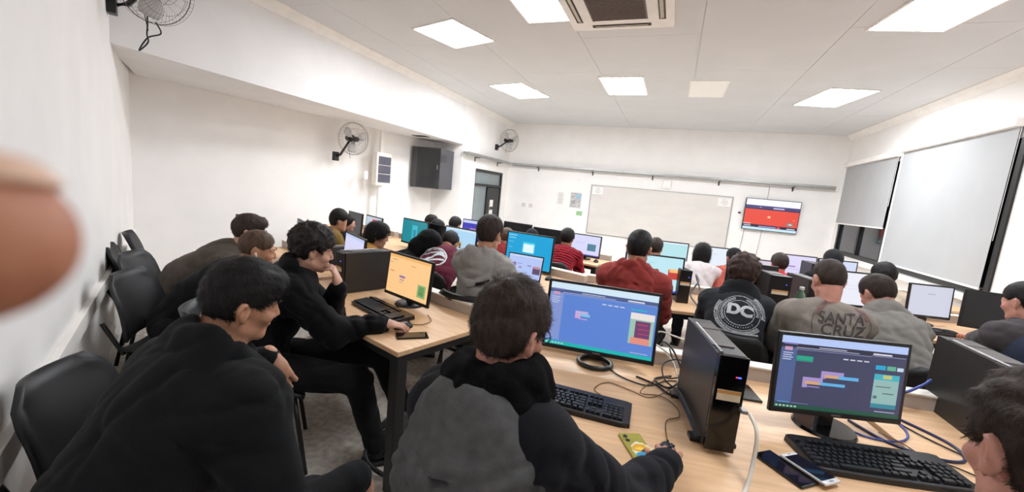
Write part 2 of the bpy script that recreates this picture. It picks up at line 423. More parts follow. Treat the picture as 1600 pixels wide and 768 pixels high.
MB().box((0, 0.04, 0), (0.3, 0.05, 0.25)).build('wall_mount', BLKM, tv)
picture('screen', 1.015, 0.655, [
    (0, .80, 1, 1, (246, 246, 255)), (0, .70, 1, .80, (70, 64, 120)), (0, .67, 1, .70, (40, 36, 70)), (.52, .715, .72, .755, (200, 200, 240)), (.26, .73, .30, .765, (150, 150, 200)),
    (.0, .17, 1, .67, (232, 74, 58)), (.44, .41, .49, .47, (255, 200, 160)), (0, .17, .14, .20, (240, 200, 200)), (.80, .20, .93, .32, (150, 120, 116)), (.84, .24, .90, .28, (220, 215, 214)), (.9, .40, .95, .41, (250, 200, 190)),
    (0, .08, 1, .17, (34, 26, 56)), (.02, .11, .15, .135, (220, 220, 240)), (.3, .10, .62, .13, (170, 170, 220)), (.64, .09, .70, .14, (250, 70, 110)), (.82, .10, .97, .13, (210, 220, 240)), (0, 0, 1, .08, (200, 232, 246))], tv, -0.0262, base=(20, 20, 30))
for k, xx in enumerate((1.52, 1.86)):
    cable('wall_cable', [(xx, YF - 0.01, 1.2), (xx - 0.01, YF - 0.01, 0.95), (xx - 0.03, YF - 0.012, 0.6)], 0.006, mat('grey_cable', (170, 165, 162), .6, noise=.03), 'thin grey cable hanging below the television, %s one' % ('left' if k == 0 else 'right'))
cable('wall_cable', [(1.86, YF - 0.01, 2.14), (1.86, YF - 0.01, 2.0), (1.86, YF - 0.01, 1.86)], 0.006, MATS['grey_cable'], 'short grey cable from the cable tray down to the television')
wb2 = MB().box((0, 0, 0), (0.05, 0.03, 0.035), bev=0.004).build('wall_sensor', BLKP, None, (1.37, YF - 0.016, 1.52)); tag(wb2, 'small black sensor on the wall left of the television', 'sensor')

# roller blinds
for n, (y0, y1, z0, z1, lab) in enumerate([(8.14, 10.20, 1.50, 2.66, 'shorter white roller blind at the far window with dark glass below'), (5.74, 8.03, 0.985, 2.70, 'large white roller blind pulled down over the nearer window')]):
    t = thing('roller_blind', lab, 'blind', (XR - 0.05, (y0 + y1) / 2, z1), 0)
    L = y1 - y0
    MB().box((0.0, 0, 0.0), (0.09, L, 0.09), bev=0.012).build('cassette', TRIM, t)
    MB().box((0.012, 0, (z0 - z1) / 2), (0.003, L - 0.05, z1 - z0)).build('fabric', BLIND, t)
    MB().box((0.012, 0, z0 - z1), (0.016, L - 0.05, 0.022), bev=0.003).build('bottom_bar', TRIM, t)
    MB().tube([(0.02, -L / 2 + 0.02, 0), (0.02, -L / 2 + 0.02, (z0 - z1) * 0.7)], 0.003, 6).build('pull_chain', TRIM, t)

# recess fittings: rack cabinet, electrical panel
rk = thing('network_cabinet', 'dark grey wall mounted network cabinet under the soffit', 'cabinet', (-4.66, 7.36, 1.40), R(6))
MB().box((-0.04, 0, 0.40), (0.63, 0.62, 0.80), bev=0.006).build('body', mat('cabinet_steel', (66, 65, 68), 0.45, noise=0.04, nscale=8), rk)
dgl = MB().box((0.02, -0.316, 0.40), (0.5, 0.012, 0.76), bev=0.003).build('glass_door', mat('smoked_glass_door', (48, 50, 52), 0.15, noise=0.06, nscale=5), rk)
MB().box((0.22, -0.326, 0.42), (0.02, 0.012, 0.09), bev=0.003).build('door_handle', ALU, dgl)
m = MB(); [m.box((0.281, -0.22 + 0.0 * k, 0.66 - k * 0.03), (0.004, 0.3, 0.008)) for k in range(5)]; m.build('vent_slot', BLKM, rk)
MB().box((0, 0, 0), (0.3, 0.18, 0.008)).build('sof', BLKM, None, (-4.62, 6.75, SZ - 0.004)); bpy.data.objects['sof'].name = 'soffit_vent'; tag(bpy.data.objects['soffit_vent'], 'small dark vent in the soffit above the network cabinet', 'vent')
ep = thing('electrical_panel', 'white electrical panel with three dark glass windows on the recess wall', 'electrical panel', (-4.99, 6.08, 1.38), R(90))
MB().box((0, -0.05, 0.29), (0.40, 0.10, 0.58), bev=0.01).build('housing', mat('panel_white', (228, 222, 214), 0.5, noise=0.02), ep)
for k in range(3): MB().box((0.01, -0.103, 0.13 + k * 0.155), (0.33, 0.008, 0.145), bev=0.003).build('window_cover', mat('tinted_cover', (84, 84, 96), 0.2, noise=0.1, nscale=6), ep)
MB().box((0, -0.02, 0.77), (0.09, 0.04, 0.38)).build('upper_duct', TRIM, ep)
MB().box((0, -0.02, -0.60), (0.09, 0.04, 1.2)).build('lower_duct', TRIM, ep)
MB().box((-0.36, -0.005, 0.16), (0.09, 0.03, 0.14), bev=0.006).build('button_box', TRIM, ep)

# wall fans
def wall_fan(mount, wall_dir, face, center, rad, label):
    """mount point on wall, unit vector out of the wall, fan axis, cage centre"""
    t = thing('wall_fan', label, 'fan', mount, 0, 'wall fans')
    M = Vector(mount); C = Vector(center) - M; wd = Vector(wall_dir).normalized(); ax = Vector(face).normalized()
    q = ax.to_track_quat('Z', 'Y').to_matrix()
    rw = wd.to_track_quat('Y', 'Z').to_matrix()
    MB().box(wd * 0.03, (0.10, 0.055, 0.14), rot=rw, bev=0.01).build('mount', BLKP, t)
    MB().tube([wd * 0.04, wd * 0.12 + Vector((0, 0, 0.03)), C - ax * 0.13 - Vector((0, 0, 0.05)), C - ax * 0.11], 0.02, 8).build('arm', BLKP, t, smooth=True)
    MB().cyl(C - ax * 0.17, C - ax * 0.05, 0.05, 0.06, 20).build('motor', BLKP, t, smooth=False)
    cg = MB()
    def P(a, r, d): return C + q @ Vector((math.cos(a) * r, math.sin(a) * r, d))
    for r_, d_ in ((rad, 0.0), (rad * 0.98, 0.045), (rad * .99, -0.045), (rad * 0.66, 0.085), (rad * 0.62, -0.075), (rad * 0.33, 0.095)):
        cg.tube([P(2 * math.pi * k / 40, r_, d_) for k in range(40)], 0.0035 if d_ == 0.0 else 0.0013, 5, closed=True)
    for k in range(48):
        a = 2 * math.pi * k / 48
        cg.tube([P(a, rad * 0.14, 0.098), P(a, rad * 0.55, 0.092), P(a, rad * 0.9, 0.065), P(a, rad, 0.0)], 0.0008, 3)
        if k % 2 == 0: cg.tube([P(a, rad, 0.0), P(a, rad * 0.9, -0.055), P(a, rad * 0.25, -0.08)], 0.0008, 3)
    cg.build('cage', WIRE, t)
    MB().cyl(C + ax * 0.02, C + ax * 0.106, 0.042, 0.036, 20).build('hub_badge', BLKP, t)
    for k in range(3):
        a0 = k * 2 * math.pi / 3 + 0.4; bl = MB(); rows = []
        for i in range(7):
            rr = rad * (0.16 + 0.7 * i / 6); wdt = 0.5 * math.sin(0.5 + 2.1 * i / 6)
            rows.append([bl.bm.verts.new(P(a0 + s * wdt, rr, 0.02 + s * 0.022)) for s in (-1, -.33, .33, 1)])
        for i in range(6):
            for j in range(3): bl.bm.faces.new((rows[i][j], rows[i][j + 1], rows[i + 1][j + 1], rows[i + 1][j]))
        o = bl.build('blade', FANW, t, smooth=True); md = o.modifiers.new('thick', 'SOLIDIFY'); md.thickness = 0.003
    MB().tube(catmull([C - ax * 0.12 + Vector((0, 0, -0.05)), C - ax * 0.13 + Vector((0.01, 0, -0.2)), C - ax * 0.12 + Vector((0.02, 0.01, -0.32))], 6), 0.003, 5).build('pull_cord', BCABLE, t)
    return t
wall_fan((-5.10, 5.12, 1.79), (1, 0.05, 0), (1, -0.30, -0.10), (-4.87, 5.28, 2.09), 0.25, 'black wall fan on the recess wall beside the electrical panel')
wall_fan((XL, 9.40, 2.52), (1, 0, 0), (0.95, -0.5, -0.1), (XL + 0.26, 9.62, 2.72), 0.27, 'pale wall fan in the far left corner above the door')
f0 = wall_fan((-4.15, wa(-4.15), 2.63), (0.51, 0.86, 0), (0.8, 0.1, -0.25), (-3.62, 1.94, 2.71), 0.24, 'black wall fan at the top left corner of the photo, nearest the camera')
cable('fan_cord', [(-3.72, 1.93, 2.62), (-3.69, 1.92, 2.48), (-3.72, 1.93, 2.40), (-3.69, 1.92, 2.34), (-3.76, 1.90, 2.28), (-3.73, 1.94, 2.38), (-3.65, 1.98, 2.42), (-3.67, 1.96, 2.49)], 0.005, BCABLE, 'tangled black cord hanging under the nearest wall fan', 'cord')


# ------------------------------------------------------------------ desks
TH = 0.75
def desk(cx, cy, rz, L, D, label, group='light wood desks pushed together in rows', duct=True, mouse_leg=True):
    t = thing('desk', label, 'desk', (cx, cy, 0), R(rz), group)
    MB().box((0, 0, TH - 0.0125), (L, D, 0.025), bev=0.004).build('desktop', [WOOD], t)
    MB().box((0, D / 2 - 0.03, TH - 0.045), (L - 0.1, 0.04, 0.038)).box((0, -D / 2 + 0.03, TH - 0.045), (L - 0.1, 0.04, 0.038)) \
        .box((-L / 2 + 0.03, 0, TH - 0.045), (0.04, D - 0.11, 0.038)).box((L / 2 - 0.03, 0, TH - 0.045), (0.04, D - 0.11, 0.038)).build('under_frame', BLKM, t)
    for sx in (-1, 1):
        for sy in (-1, 1): MB().box((sx * (L / 2 - 0.036), sy * (D / 2 - 0.036), (TH - 0.025) / 2), (0.060, 0.060, TH - 0.026), bev=0.004).build('leg', BLKM, t)
    if duct:
        d = thing('cable_duct', duct if isinstance(duct, str) else None, 'cable duct', (cx - math.sin(R(rz)) * (D / 2 - 0.04), cy + math.cos(R(rz)) * (D / 2 - 0.04), TH), R(rz), 'white cable ducts along the back edges of the desks')
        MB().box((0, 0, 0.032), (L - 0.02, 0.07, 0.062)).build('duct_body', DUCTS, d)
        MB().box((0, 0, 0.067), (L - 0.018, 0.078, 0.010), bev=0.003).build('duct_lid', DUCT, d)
    return t
# nearest row, right side
desk(0.19, 1.664, 10, 1.44, 1.10, 'nearest desk carrying the tall black computer tower and two keyboards', duct='white cable duct behind the nearest tower and curved monitor')
desk(1.64, 1.92, 10, 1.44, 1.08, 'nearest desk at the lower right, partly behind the head at the photo edge', duct='white cable duct behind the right tower, with blue cable over it')
# nearest row, left side
desk(-1.651, 2.078, -17, 1.40, 0.74, 'left desk with the two phones lying near its rounded front corner', duct='white cable duct on the left desk beside the orange screen')
desk(-3.05, 2.50, -17, 1.36, 0.74, 'left desk further along the row, behind the man with glasses', duct='white cable duct behind the desk of the man with glasses')
# second row
desk(-1.414, 3.668, -17, 1.40, 0.72, 'second row desk with the open laptop at its corner', duct='white cable duct behind the laptop and blue screen')
desk(-2.80, 4.09, -17, 1.40, 0.72, 'second row desk behind the maroon hoodie, with the pale blue screen', duct='white cable duct of the second row, beside the pale blue screen')
desk(-4.20, 4.52, -17, 1.38, 0.72, 'second row desk nearest the left wall, by the olive shirt', duct='white cable duct nearest the left wall')
desk(-0.036, 3.673, 17, 1.20, 0.76, 'second row desk in front of the brick red hoodie', duct='white cable duct behind the small tower with the blue light')
desk(1.121, 4.026, 17, 1.20, 0.76, 'second row desk with the green bottle', duct='white cable duct behind the green bottle')
desk(2.24, 4.37, 17, 1.12, 0.76, 'second row desk under the large blind, at the navy vest', duct='white cable duct under the large blind')
# third row
desk(-1.388, 5.267, -10, 1.40, 0.60, 'third row desk with a free end, beside the striped sweater', duct='white cable duct at the free end of the third row')
desk(-2.79, 5.51, -10, 1.38, 0.60, 'third row desk carrying the purple screen, near the door', duct='white cable duct by the purple screen')
desk(0.181, 5.40, 10, 1.16, 0.70, 'third row desk in front of the long haired girl', duct='white cable duct beyond the long haired girl')
desk(1.345, 5.605, 10, 1.16, 0.70, 'third row desk in front of the red and white shirt', duct='white cable duct beyond the red and white shirt')
desk(2.49, 5.81, 10, 1.10, 0.70, 'third row desk in the corner under the far window', duct='white cable duct under the far window')

# ------------------------------------------------------------------ chairs
def chair(x, y, rz, label, m=CHAIRM, group='black plastic chairs', rim=False):
    t = thing('chair', label, 'chair', (x, y, 0), R(rz), group)      # faces local +y
    s = MB(); n = 8; rows = []
    for j in range(n + 1):
        v = j / n
        yy = 0.21 - 0.42 * v; zz = 0.445 - 0.018 * math.sin(math.pi * v) - (0.03 * max(0, (0.15 - v)) / 0.15)
        rows.append([s.bm.verts.new(((i / 8 - .5) * (0.43 - 0.03 * v), yy, zz + 0.022 * (2 * i / 8 - 1) ** 2)) for i in range(9)])
    for j in range(n):
        for i in range(8): s.bm.faces.new((rows[j][i], rows[j][i + 1], rows[j + 1][i + 1], rows[j + 1][i]))
    o = s.build('seat', m, t, smooth=True); md = o.modifiers.new('t', 'SOLIDIFY'); md.thickness = 0.022
    b = MB(); rows = []
    for j in range(n + 1):
        v = j / n; wv = 0.42 * (1 - 0.10 * v) * (1.0 if v < 0.75 else math.sqrt(max(0.05, 1 - ((v - 0.75) / 0.25) ** 2 * 0.55)))
        yy = -0.215 - 0.10 * v + 0.02 * math.sin(math.pi * v); zz = 0.50 + 0.36 * v
        rows.append([b.bm.verts.new(((i / 8 - .5) * wv, yy + 0.045 * (2 * i / 8 - 1) ** 2, zz)) for i in range(9)])
    for j in range(n):
        for i in range(8): b.bm.faces.new((rows[j][i], rows[j][i + 1], rows[j + 1][i + 1], rows[j + 1][i]))
    o = b.build('backrest', m, t, smooth=True); md = o.modifiers.new('t', 'SOLIDIFY'); md.thickness = 0.018
    if rim: MB().tube([tuple(v) for v in [((i / 8 - .5) * 0.26, -0.30 + 0.045 * (2 * i / 8 - 1) ** 2, 0.868) for i in range(9)]], 0.006, 6).build('top_edge', CHROME, t)
    for sx in (-1, 1):
        MB().tube(catmull([(sx * 0.19, -0.30, 0.60), (sx * 0.19, -0.23, 0.47), (sx * 0.19, -0.20, 0.42)], 4), 0.011, 8).build('back_support', BLKM, t, smooth=True)
        MB().tube([(sx * 0.18, 0.16, 0.42), (sx * 0.21, 0.22, 0.0)], 0.012, 8).build('leg', BLKM, t, smooth=True)
        MB().tube([(sx * 0.18, -0.17, 0.42), (sx * 0.21, -0.25, 0.0)], 0.012, 8).build('leg', BLKM, t, smooth=True)
    MB().tube([(-0.18, 0.16, 0.415), (0.18, 0.16, 0.415)], 0.010, 6).build('cross_bar', BLKM, t)
    MB().tube([(-0.18, -0.17, 0.415), (0.18, -0.17, 0.415)], 0.010, 6).build('cross_bar', BLKM, t)
    return t

# ------------------------------------------------------------------ monitors
def monitor(x, y, zc, rz, w_, h_, label, rects, base, tilt=-0.06, stand='round', group='desktop monitors on the desks', off=False, m=BLKP):
    """screen faces local -y"""
    t = thing('monitor', label, 'monitor', (x, y, TH), R(rz), group)
    z = zc - TH
    hs = bpy.data.objects.new('housing', None)
    mb = MB().box((0, 0.0, 0), (w_ + 0.028, 0.018, h_ + 0.034), bev=0.004)
    mb.box((0, 0.020, -0.01), (w_ * 0.82, 0.026, h_ * 0.78), bev=0.010)
    mb.box((0, -0.010, -h_ / 2 - 0.006), (w_ + 0.02, 0.006, 0.016), bev=0.002)
    h = mb.build('housing', m, t, loc=(0, 0, z), rot=(tilt, 0, 0))
    MB().box((0, -0.0135, -h_ / 2 - 0.006), (0.035, 0.0008, 0.005)).build('badge', INK, h)
    if off: MB().box((0, -0.0096, 0.004), (w_, 0.002, h_)).build('screen', mat('switched_off_screen', (26, 27, 30), 0.25, noise=0.05, nscale=4), h)
    else: picture('screen', w_, h_, rects, h, -0.0097, 0.004, base)
    zb = z - h_ / 2
    if stand == 'ring':
        r0, r1 = 0.085, 0.068; n = 40; b = MB()
        b.tube([(math.cos(2 * math.pi * k / n) * 0.078, math.sin(2 * math.pi * k / n) * 0.072 + 0.0, 0.012) for k in range(n)], 0.011, 8, closed=True)
        b.build('base_ring', BLKP, t, smooth=True)
        MB().box((0, 0.062, zb / 2 + 0.03), (0.05, 0.02, zb + 0.05), bev=0.004).build('neck', BLKP, t)
    else:
        b = MB().cyl((0, 0.02, 0), (0, 0.02, 0.012), w_ * 0.23, w_ * 0.215, 32); b.build('base', GLOSS if stand == 'gloss' else BLKP, t)
        MB().box((0, 0.028, (zb + 0.08) / 2), (0.055, 0.03, zb + 0.07), bev=0.006).build('neck', BLKP, t)
    return t
def editor_ui(dark, side, top, bar, preview, blocks, accent=(30, 190, 160)):
    r = [(0, .90, 1, 1, top), (0, .84, 1, .90, tuple(int(v * .85) for v in dark)), (0, .08, .13, .84, side), (0, .0, 1, .055, bar)]
    r += [(.30, .865, .52, .876, (190, 190, 215)), (.12, .845, .62, .852, (190, 195, 220)), (.12, .822, .72, .828, (150, 155, 190)), (.73, .855, .88, .875, (220, 220, 235)), (.72, .838, .99, .845, (160, 165, 200))]
    r += [(.02, .885, .13, .905, (130, 120, 190)), (.03, .80, .09, .85, (196, 150, 180))]
    r += [(.02, .76 - .03 * k, .10 - .012 * (k % 2), .772 - .03 * k, (190, 198, 225)) for k in range(4)]
    r += [(.50 + .055 * k, .742, .54 + .055 * k, .758, (205, 205, 220)) for k in range(4)]
    r += [(.02, .075, .12, .085, (90, 160, 220)), (.13, .075, .27, .082, (120, 130, 170)), (.80, .075, .96, .085, (180, 190, 215))]
    r += [(.01 + .03 * k, .018, .028 + .03 * k, .038, (180, 210, 200)) for k in range(6)]
    return r + blocks + preview
M2R = editor_ui((46, 48, 74), (72, 92, 140), (176, 196, 240), (22, 78, 62),
    [(.76, .13, .96, .60, (140, 178, 176)), (.76, .13, .96, .19, (40, 130, 150)), (.76, .52, .96, .60, (60, 170, 190)), (.83, .54, .90, .59, (190, 190, 110)), (.76, .66, .84, .72, (20, 160, 205)), (.85, .66, .92, .72, (90, 170, 140)), (.93, .66, .98, .71, (190, 210, 225)), (.78, .42, .90, .435, (90, 110, 120)), (.84, .33, .93, .345, (80, 100, 110)), (.77, .26, .80, .30, (80, 100, 110))],
    [(.13, .68, .26, .74, (20, 160, 130)), (.13, .665, .26, .675, (20, 160, 130)), (.20, .40, .36, .455, (160, 140, 196)), (.20, .31, .24, .40, (160, 140, 196)), (.22, .36, .34, .40, (206, 160, 116)), (.34, .36, .54, .40, (90, 170, 220)), (.24, .32, .34, .335, (150, 130, 190)), (.34, .51, .52, .56, (160, 140, 196)), (.34, .455, .38, .51, (160, 140, 196)), (.37, .47, .48, .51, (206, 160, 116)), (.48, .465, .64, .51, (90, 170, 220))])
M1R = editor_ui((84, 104, 160), (128, 146, 204), (206, 226, 240), (20, 176, 172),
    [(.77, .22, .985, .70, (150, 190, 176)), (.77, .60, .985, .70, (226, 220, 216)), (.82, .32, .955, .58, (110, 60, 106)), (.79, .22, .96, .32, (222, 140, 126)), (.85, .38, .95, .39, (210, 70, 90)), (.85, .45, .95, .46, (210, 70, 90)), (.84, .52, .93, .53, (210, 70, 90)), (.77, .735, .91, .755, (20, 180, 200))],
    [(.26, .55, .38, .59, (190, 170, 216)), (.26, .47, .31, .55, (206, 160, 206)), (.30, .51, .40, .55, (130, 190, 226)), (.30, .46, .38, .475, (196, 160, 206))])
monitor(-0.248, 1.93, 0.972, 7.7, 0.50, 0.30, 'nearest monitor left of the tower, blue editor screen on a black ring base', M1R, (88, 128, 206), -0.135, 'ring')
monitor(0.668, 1.842, 0.967, 19.5, 0.465, 0.275, 'nearest monitor right of the tower, dark editor screen with coloured blocks', M2R, (56, 60, 92), -0.085, 'gloss')
MLR = [(0, .93, 1, 1, (236, 178, 104)), (.08, .86, .2, .875, (170, 120, 90)), (.0, .78, .10, .79, (190, 120, 80)), (.55, .80, .66, .815, (190, 130, 90)), (.30, .44, .44, .50, (150, 120, 170)), (.32, .38, .42, .40, (130, 100, 150)), (.31, .32, .40, .335, (150, 120, 140)), (.04, .55, .16, .57, (200, 120, 90)), (.76, .10, .95, .42, (150, 180, 120)), (.79, .14, .92, .38, (104, 150, 92)), (.8, .2, .9, .22, (80, 110, 80)), (.0, .12, .5, .125, (220, 170, 120))]
monitor(-1.50, 2.16, 0.925, -17.4, 0.415, 0.25, 'monitor with orange tinted screen on the left desk', MLR, (250, 200, 140), -0.10)
WH = [(0, .93, 1, 1, (180, 196, 230)), (.7, .60, .88, .66, (150, 196, 220)), (.75, .57, .9, .585, (160, 180, 210)), (0, 0, 1, .06, (60, 80, 170))]
monitor(-2.20, 2.44, 0.945, -30, 0.42, 0.26, 'monitor with plain pale lilac screen behind the left tower', WH, (206, 206, 240), -0.08)
monitor(-2.98, 2.66, 0.955, -30, 0.40, 0.25, 'switched off monitor left of the curly haired boy', [], (0, 0, 0), -0.08, off=True)
monitor(-3.80, 2.78, 0.905, 12, 0.29, 0.25, 'lit monitor just in front of the face of the man with glasses', WH, (180, 200, 210), -0.08)
monitor(-3.30, 3.97, 0.925, -25, 0.40, 0.25, 'monitor showing a red flower on grey, behind the girl in mustard', [(.3, .3, .55, .75, (200, 30, 50)), (.42, .42, .75, .9, (206, 40, 60)), (.35, .1, .42, .35, (90, 60, 80))], (190, 200, 214), -0.06)
monitor(-3.72, 4.12, 0.92, -25, 0.40, 0.26, 'switched off monitor between the olive shirt and the girl in mustard', [], (0, 0, 0), -0.06, off=True)
monitor(-2.72, 3.98, 0.945, -20, 0.46, 0.26, 'teal screen monitor behind the black hooded figure', [(.4, .2, .62, .8, (60, 180, 200)), (.45, .3, .57, .6, (30, 140, 170))], (20, 136, 150), -0.06)
monitor(-2.02, 3.78, 0.945, -15, 0.43, 0.27, 'pale blue screen monitor beside the grey hoodie, tiny figure in its middle', [(0, .93, 1, 1, (206, 226, 240)), (.47, .28, .58, .52, (210, 190, 120)), (.50, .26, .55, .46, (60, 60, 80)), (.25, .10, .5, .115, (120, 150, 180)), (0, 0, 1, .05, (40, 60, 140))], (170, 212, 240), -0.08)
monitor(-2.40, 3.98, 0.935, -15, 0.34, 0.24, 'switched off monitor above the maroon hoodie', [], (0, 0, 0), -0.06, off=True)
monitor(-1.28, 3.86, 0.945, -8, 0.50, 0.33, 'bright cyan screen monitor standing behind the laptop', [(.02, .92, .2, .94, (190, 230, 240)), (.03, .84, .18, .86, (170, 220, 236)), (.03, .72, .14, .735, (150, 210, 230)), (.36, .45, .62, .78, (140, 226, 246)), (.38, .46, .60, .70, (220, 244, 250)), (.36, .73, .62, .78, (40, 190, 226)), (.03, .55, .12, .565, (150, 210, 230))], (10, 160, 214), -0.06)
monitor(-2.60, 5.28, 0.905, -10, 0.42, 0.27, 'blue and purple screen monitor by the door', [(0, .85, 1, 1, (200, 206, 246)), (.3, .3, .7, .6, (170, 120, 190)), (.6, .2, .9, .45, (230, 140, 150))], (60, 60, 180), -0.04)
monitor(-0.985, 5.20, 0.925, -8, 0.40, 0.25, 'pale screen monitor right of the striped sweater', [(.6, .25, .88, .6, (80, 130, 150)), (.2, .6, .5, .62, (170, 180, 220)), (0, .0, 1, .05, (90, 90, 180))], (214, 216, 250), -0.06)
for k, (x, y, z, a, lab) in enumerate([(-1.93, 5.22, 0.955, -10, 'switched off monitor above the cyan screen, left one'), (-1.49, 5.21, 0.93, -10, 'switched off monitor left of the striped sweater, right one')]):
    monitor(x, y, z, a, 0.42, 0.26, lab, [], (0, 0, 0), -0.04, off=True)
monitor(-0.085, 3.66, 0.955, 10, 0.46, 0.29, 'pale screen monitor with an orange picture, right of the brick red hoodie', [(.76, .38, .96, .66, (196, 70, 60)), (.78, .58, .94, .68, (250, 190, 120)), (0, 0, 1, .05, (60, 90, 220)), (.2, .8, .5, .81, (150, 190, 200))], (190, 230, 240), -0.07)
monitor(0.005, 5.42, 0.945, 10, 0.46, 0.27, 'pale aqua screen monitor behind the man beyond the brick red hoodie', [(.68, .1, .9, .34, (60, 120, 130)), (0, .94, 1, 1, (230, 240, 250))], (180, 226, 232), -0.05)
monitor(0.54, 5.54, 0.945, 10, 0.42, 0.26, 'white screen monitor right of the long haired girl', [(.2, .7, .6, .72, (190, 200, 220))], (226, 236, 250), -0.05)
monitor(0.70, 3.98, 0.965, 17, 0.40, 0.27, 'switched off monitor left of the hooded figure with the back emblem', [], (0, 0, 0), -0.07, off=True)
monitor(1.43, 5.70, 0.955, 12, 0.42, 0.27, 'lilac white screen monitor right of the red and white shirt', [(.3, .5, .5, .56, (160, 130, 200)), (.6, .3, .8, .34, (190, 160, 220)), (.3, .4, .62, .42, (180, 180, 210))], (222, 216, 246), -0.05)
monitor(1.05, 5.60, 0.90, 12, 0.30, 0.18, 'small pinkish screen left of the red and white shirt', [], (216, 206, 220), -0.05)
monitor(1.86, 5.78, 0.955, 14, 0.40, 0.26, 'bluish white screen behind the short haired man with the printed back', [], (206, 214, 240), -0.05)
monitor(1.49, 4.27, 0.985, 20, 0.42, 0.27, 'white screen monitor between the two grey backed men', [(.1, .6, .8, .61, (206, 206, 220)), (.1, .5, .7, .51, (206, 206, 220))], (232, 232, 244), -0.07)
monitor(2.11, 4.45, 0.955, 17, 0.33, 0.25, 'pale grey screen monitor under the large blind', [(.42, .72, .6, .74, (150, 150, 166))], (204, 206, 222), -0.07)
monitor(2.56, 4.44, 0.945, -2, 0.46, 0.28, 'switched off monitor left of the man in the navy vest', [], (0, 0, 0), -0.05, off=True)

# laptop
lt = thing('laptop', 'open silver laptop at the corner of the second row desk', 'laptop', (-1.155, 3.36, TH), R(-4))
MB().box((0, -0.11, 0.009), (0.34, 0.23, 0.018), bev=0.004).build('keyboard_base', mat('silver_laptop', (176, 178, 184), 0.35, metal=0.5, noise=0.03), lt)
MB().box((0, -0.08, 0.0186), (0.29, 0.10, 0.0015)).build('key_area', KEYM, lt)
ld = MB().box((0, 0, 0.115), (0.34, 0.010, 0.23), bev=0.003).build('lid', BLKP, lt, loc=(0, 0.01, 0.012), rot=(-0.22, 0, 0))
picture('screen', 0.32, 0.205, [(0, .93, 1, 1, (200, 214, 244)), (.14, .52, .24, .66, (130, 100, 170)), (.28, .62, .42, .64, (120, 110, 170)), (.58, .56, .70, .60, (120, 110, 170)), (.34, .44, .42, .50, (170, 100, 150)), (.76, .26, .98, .56, (90, 70, 100)), (.78, .50, .98, .60, (190, 140, 150)), (0, 0, 1, .05, (50, 60, 110))], ld, -0.0053, 0.116, (176, 194, 240))

# ------------------------------------------------------------------ keyboards
def key_layout():
    rows = []
    u = 0.0185
    def row(y, items, x=0.0):
        for it in items:
            if it < 0: x += -it * u
            else: rows.append((x + it * u / 2, y, it * u - 0.0028)); x += it * u
    row(0.128, [1, -1, 1, 1, 1, 1, -.5, 1, 1, 1, 1, -.5, 1, 1, 1, 1, -.3, 1, 1, 1])
    row(0.100, [1] * 13 + [2, -.3, 1, 1, 1, -.3, 1, 1, 1, 1]); row(0.0815, [1.5] + [1] * 12 + [1.5, -.3, 1, 1, 1, -.3, 1, 1, 1, 1])
    row(0.063, [1.75] + [1] * 11 + [2.25, -3.6, 1, 1, 1, 1]); row(0.0445, [2.25] + [1] * 10 + [2.75, -1.3, 1, -1.3, 1, 1, 1, 1])
    row(0.026, [1.25, 1.25, 1.25, 6.25, 1.25, 1.25, 1.25, 1.25, -.3, 1, 1, 1, -.3, 2, 1, 1])
    return rows
KM = {}
def keyboard(x, y, rz, label, sc=1.0, keys='objects', curved=True):
    t = thing('keyboard', label, 'keyboard', (x, y, TH + 0.001), R(rz), 'black full size keyboards')
    t.scale = (sc, sc, 1)
    W_, D_ = 0.455, 0.165
    b = MB(); n = 12
    pts = [(-W_ / 2, D_ / 2 - .006), (-W_ / 2, -D_ / 2 + .012)] + [(-W_ / 2 + W_ * k / n, -D_ / 2 - (0.006 * math.sin(math.pi * k / n) if curved else 0)) for k in range(1, n)] + [(W_ / 2, -D_ / 2 + .012), (W_ / 2, D_ / 2 - .006), (W_ / 2 - .02, D_ / 2), (-W_ / 2 + .02, D_ / 2)]
    vb = [b.bm.verts.new((p[0], p[1], 0.0)) for p in pts]
    vt = [b.bm.verts.new((p[0] * 0.99, p[1] * 0.985, 0.013 + 0.010 * (p[1] + D_ / 2) / D_)) for p in pts]
    b.bm.faces.new(vb[::-1]); b.bm.faces.new(vt)
    for i in range(len(pts)): j = (i + 1) % len(pts); b.bm.faces.new((vb[i], vb[j], vt[j], vt[i]))
    b.build('keyboard_case', BLKP, t)
    MB().tube([(-W_ / 2 + 0.01 + (W_ - .02) * k / 10, -D_ / 2 + 0.008 - (0.006 * math.sin(math.pi * k / 10) if curved else 0), 0.0125) for k in range(11)], 0.006, 6).build('palm_edge', BLKS, t, smooth=True)
    tilt = math.atan(0.010 / D_)
    if keys == 'joined':
        m = MB()
        for kx, ky, kw in key_layout():
            m.box((kx - 0.218, ky - D_ / 2, 0.019 + ky * 0.06), (kw, 0.0155, 0.008))
        tag(m.build('keys', KEYM, t), kind='stuff')
    else:
        for kx, ky, kw in key_layout():
            key = round(kw, 4)
            if key not in KM:
                k_ = MB(); zz = 0.0085
                A = [k_.bm.verts.new((sx * kw / 2, sy * 0.0078, 0)) for sx, sy in ((-1, -1), (1, -1), (1, 1), (-1, 1))]
                B = [k_.bm.verts.new((sx * (kw / 2 - 0.002), sy * 0.0062 + 0.0004, zz)) for sx, sy in ((-1, -1), (1, -1), (1, 1), (-1, 1))]
                k_.bm.faces.new(B)
                for i in range(4): j = (i + 1) % 4; k_.bm.faces.new((A[i], A[j], B[j], B[i]))
                me = k_.mesh('key'); me.materials.append(KEYM); KM[key] = me
            link('key', KM[key], None, t, (kx - 0.218, ky - D_ / 2, 0.0145 + ky * 0.06), (tilt, 0, 0))
    for sx, n_ in ((0.62, 1), (0.72, 1), (0.82, 1)): pass
    return t
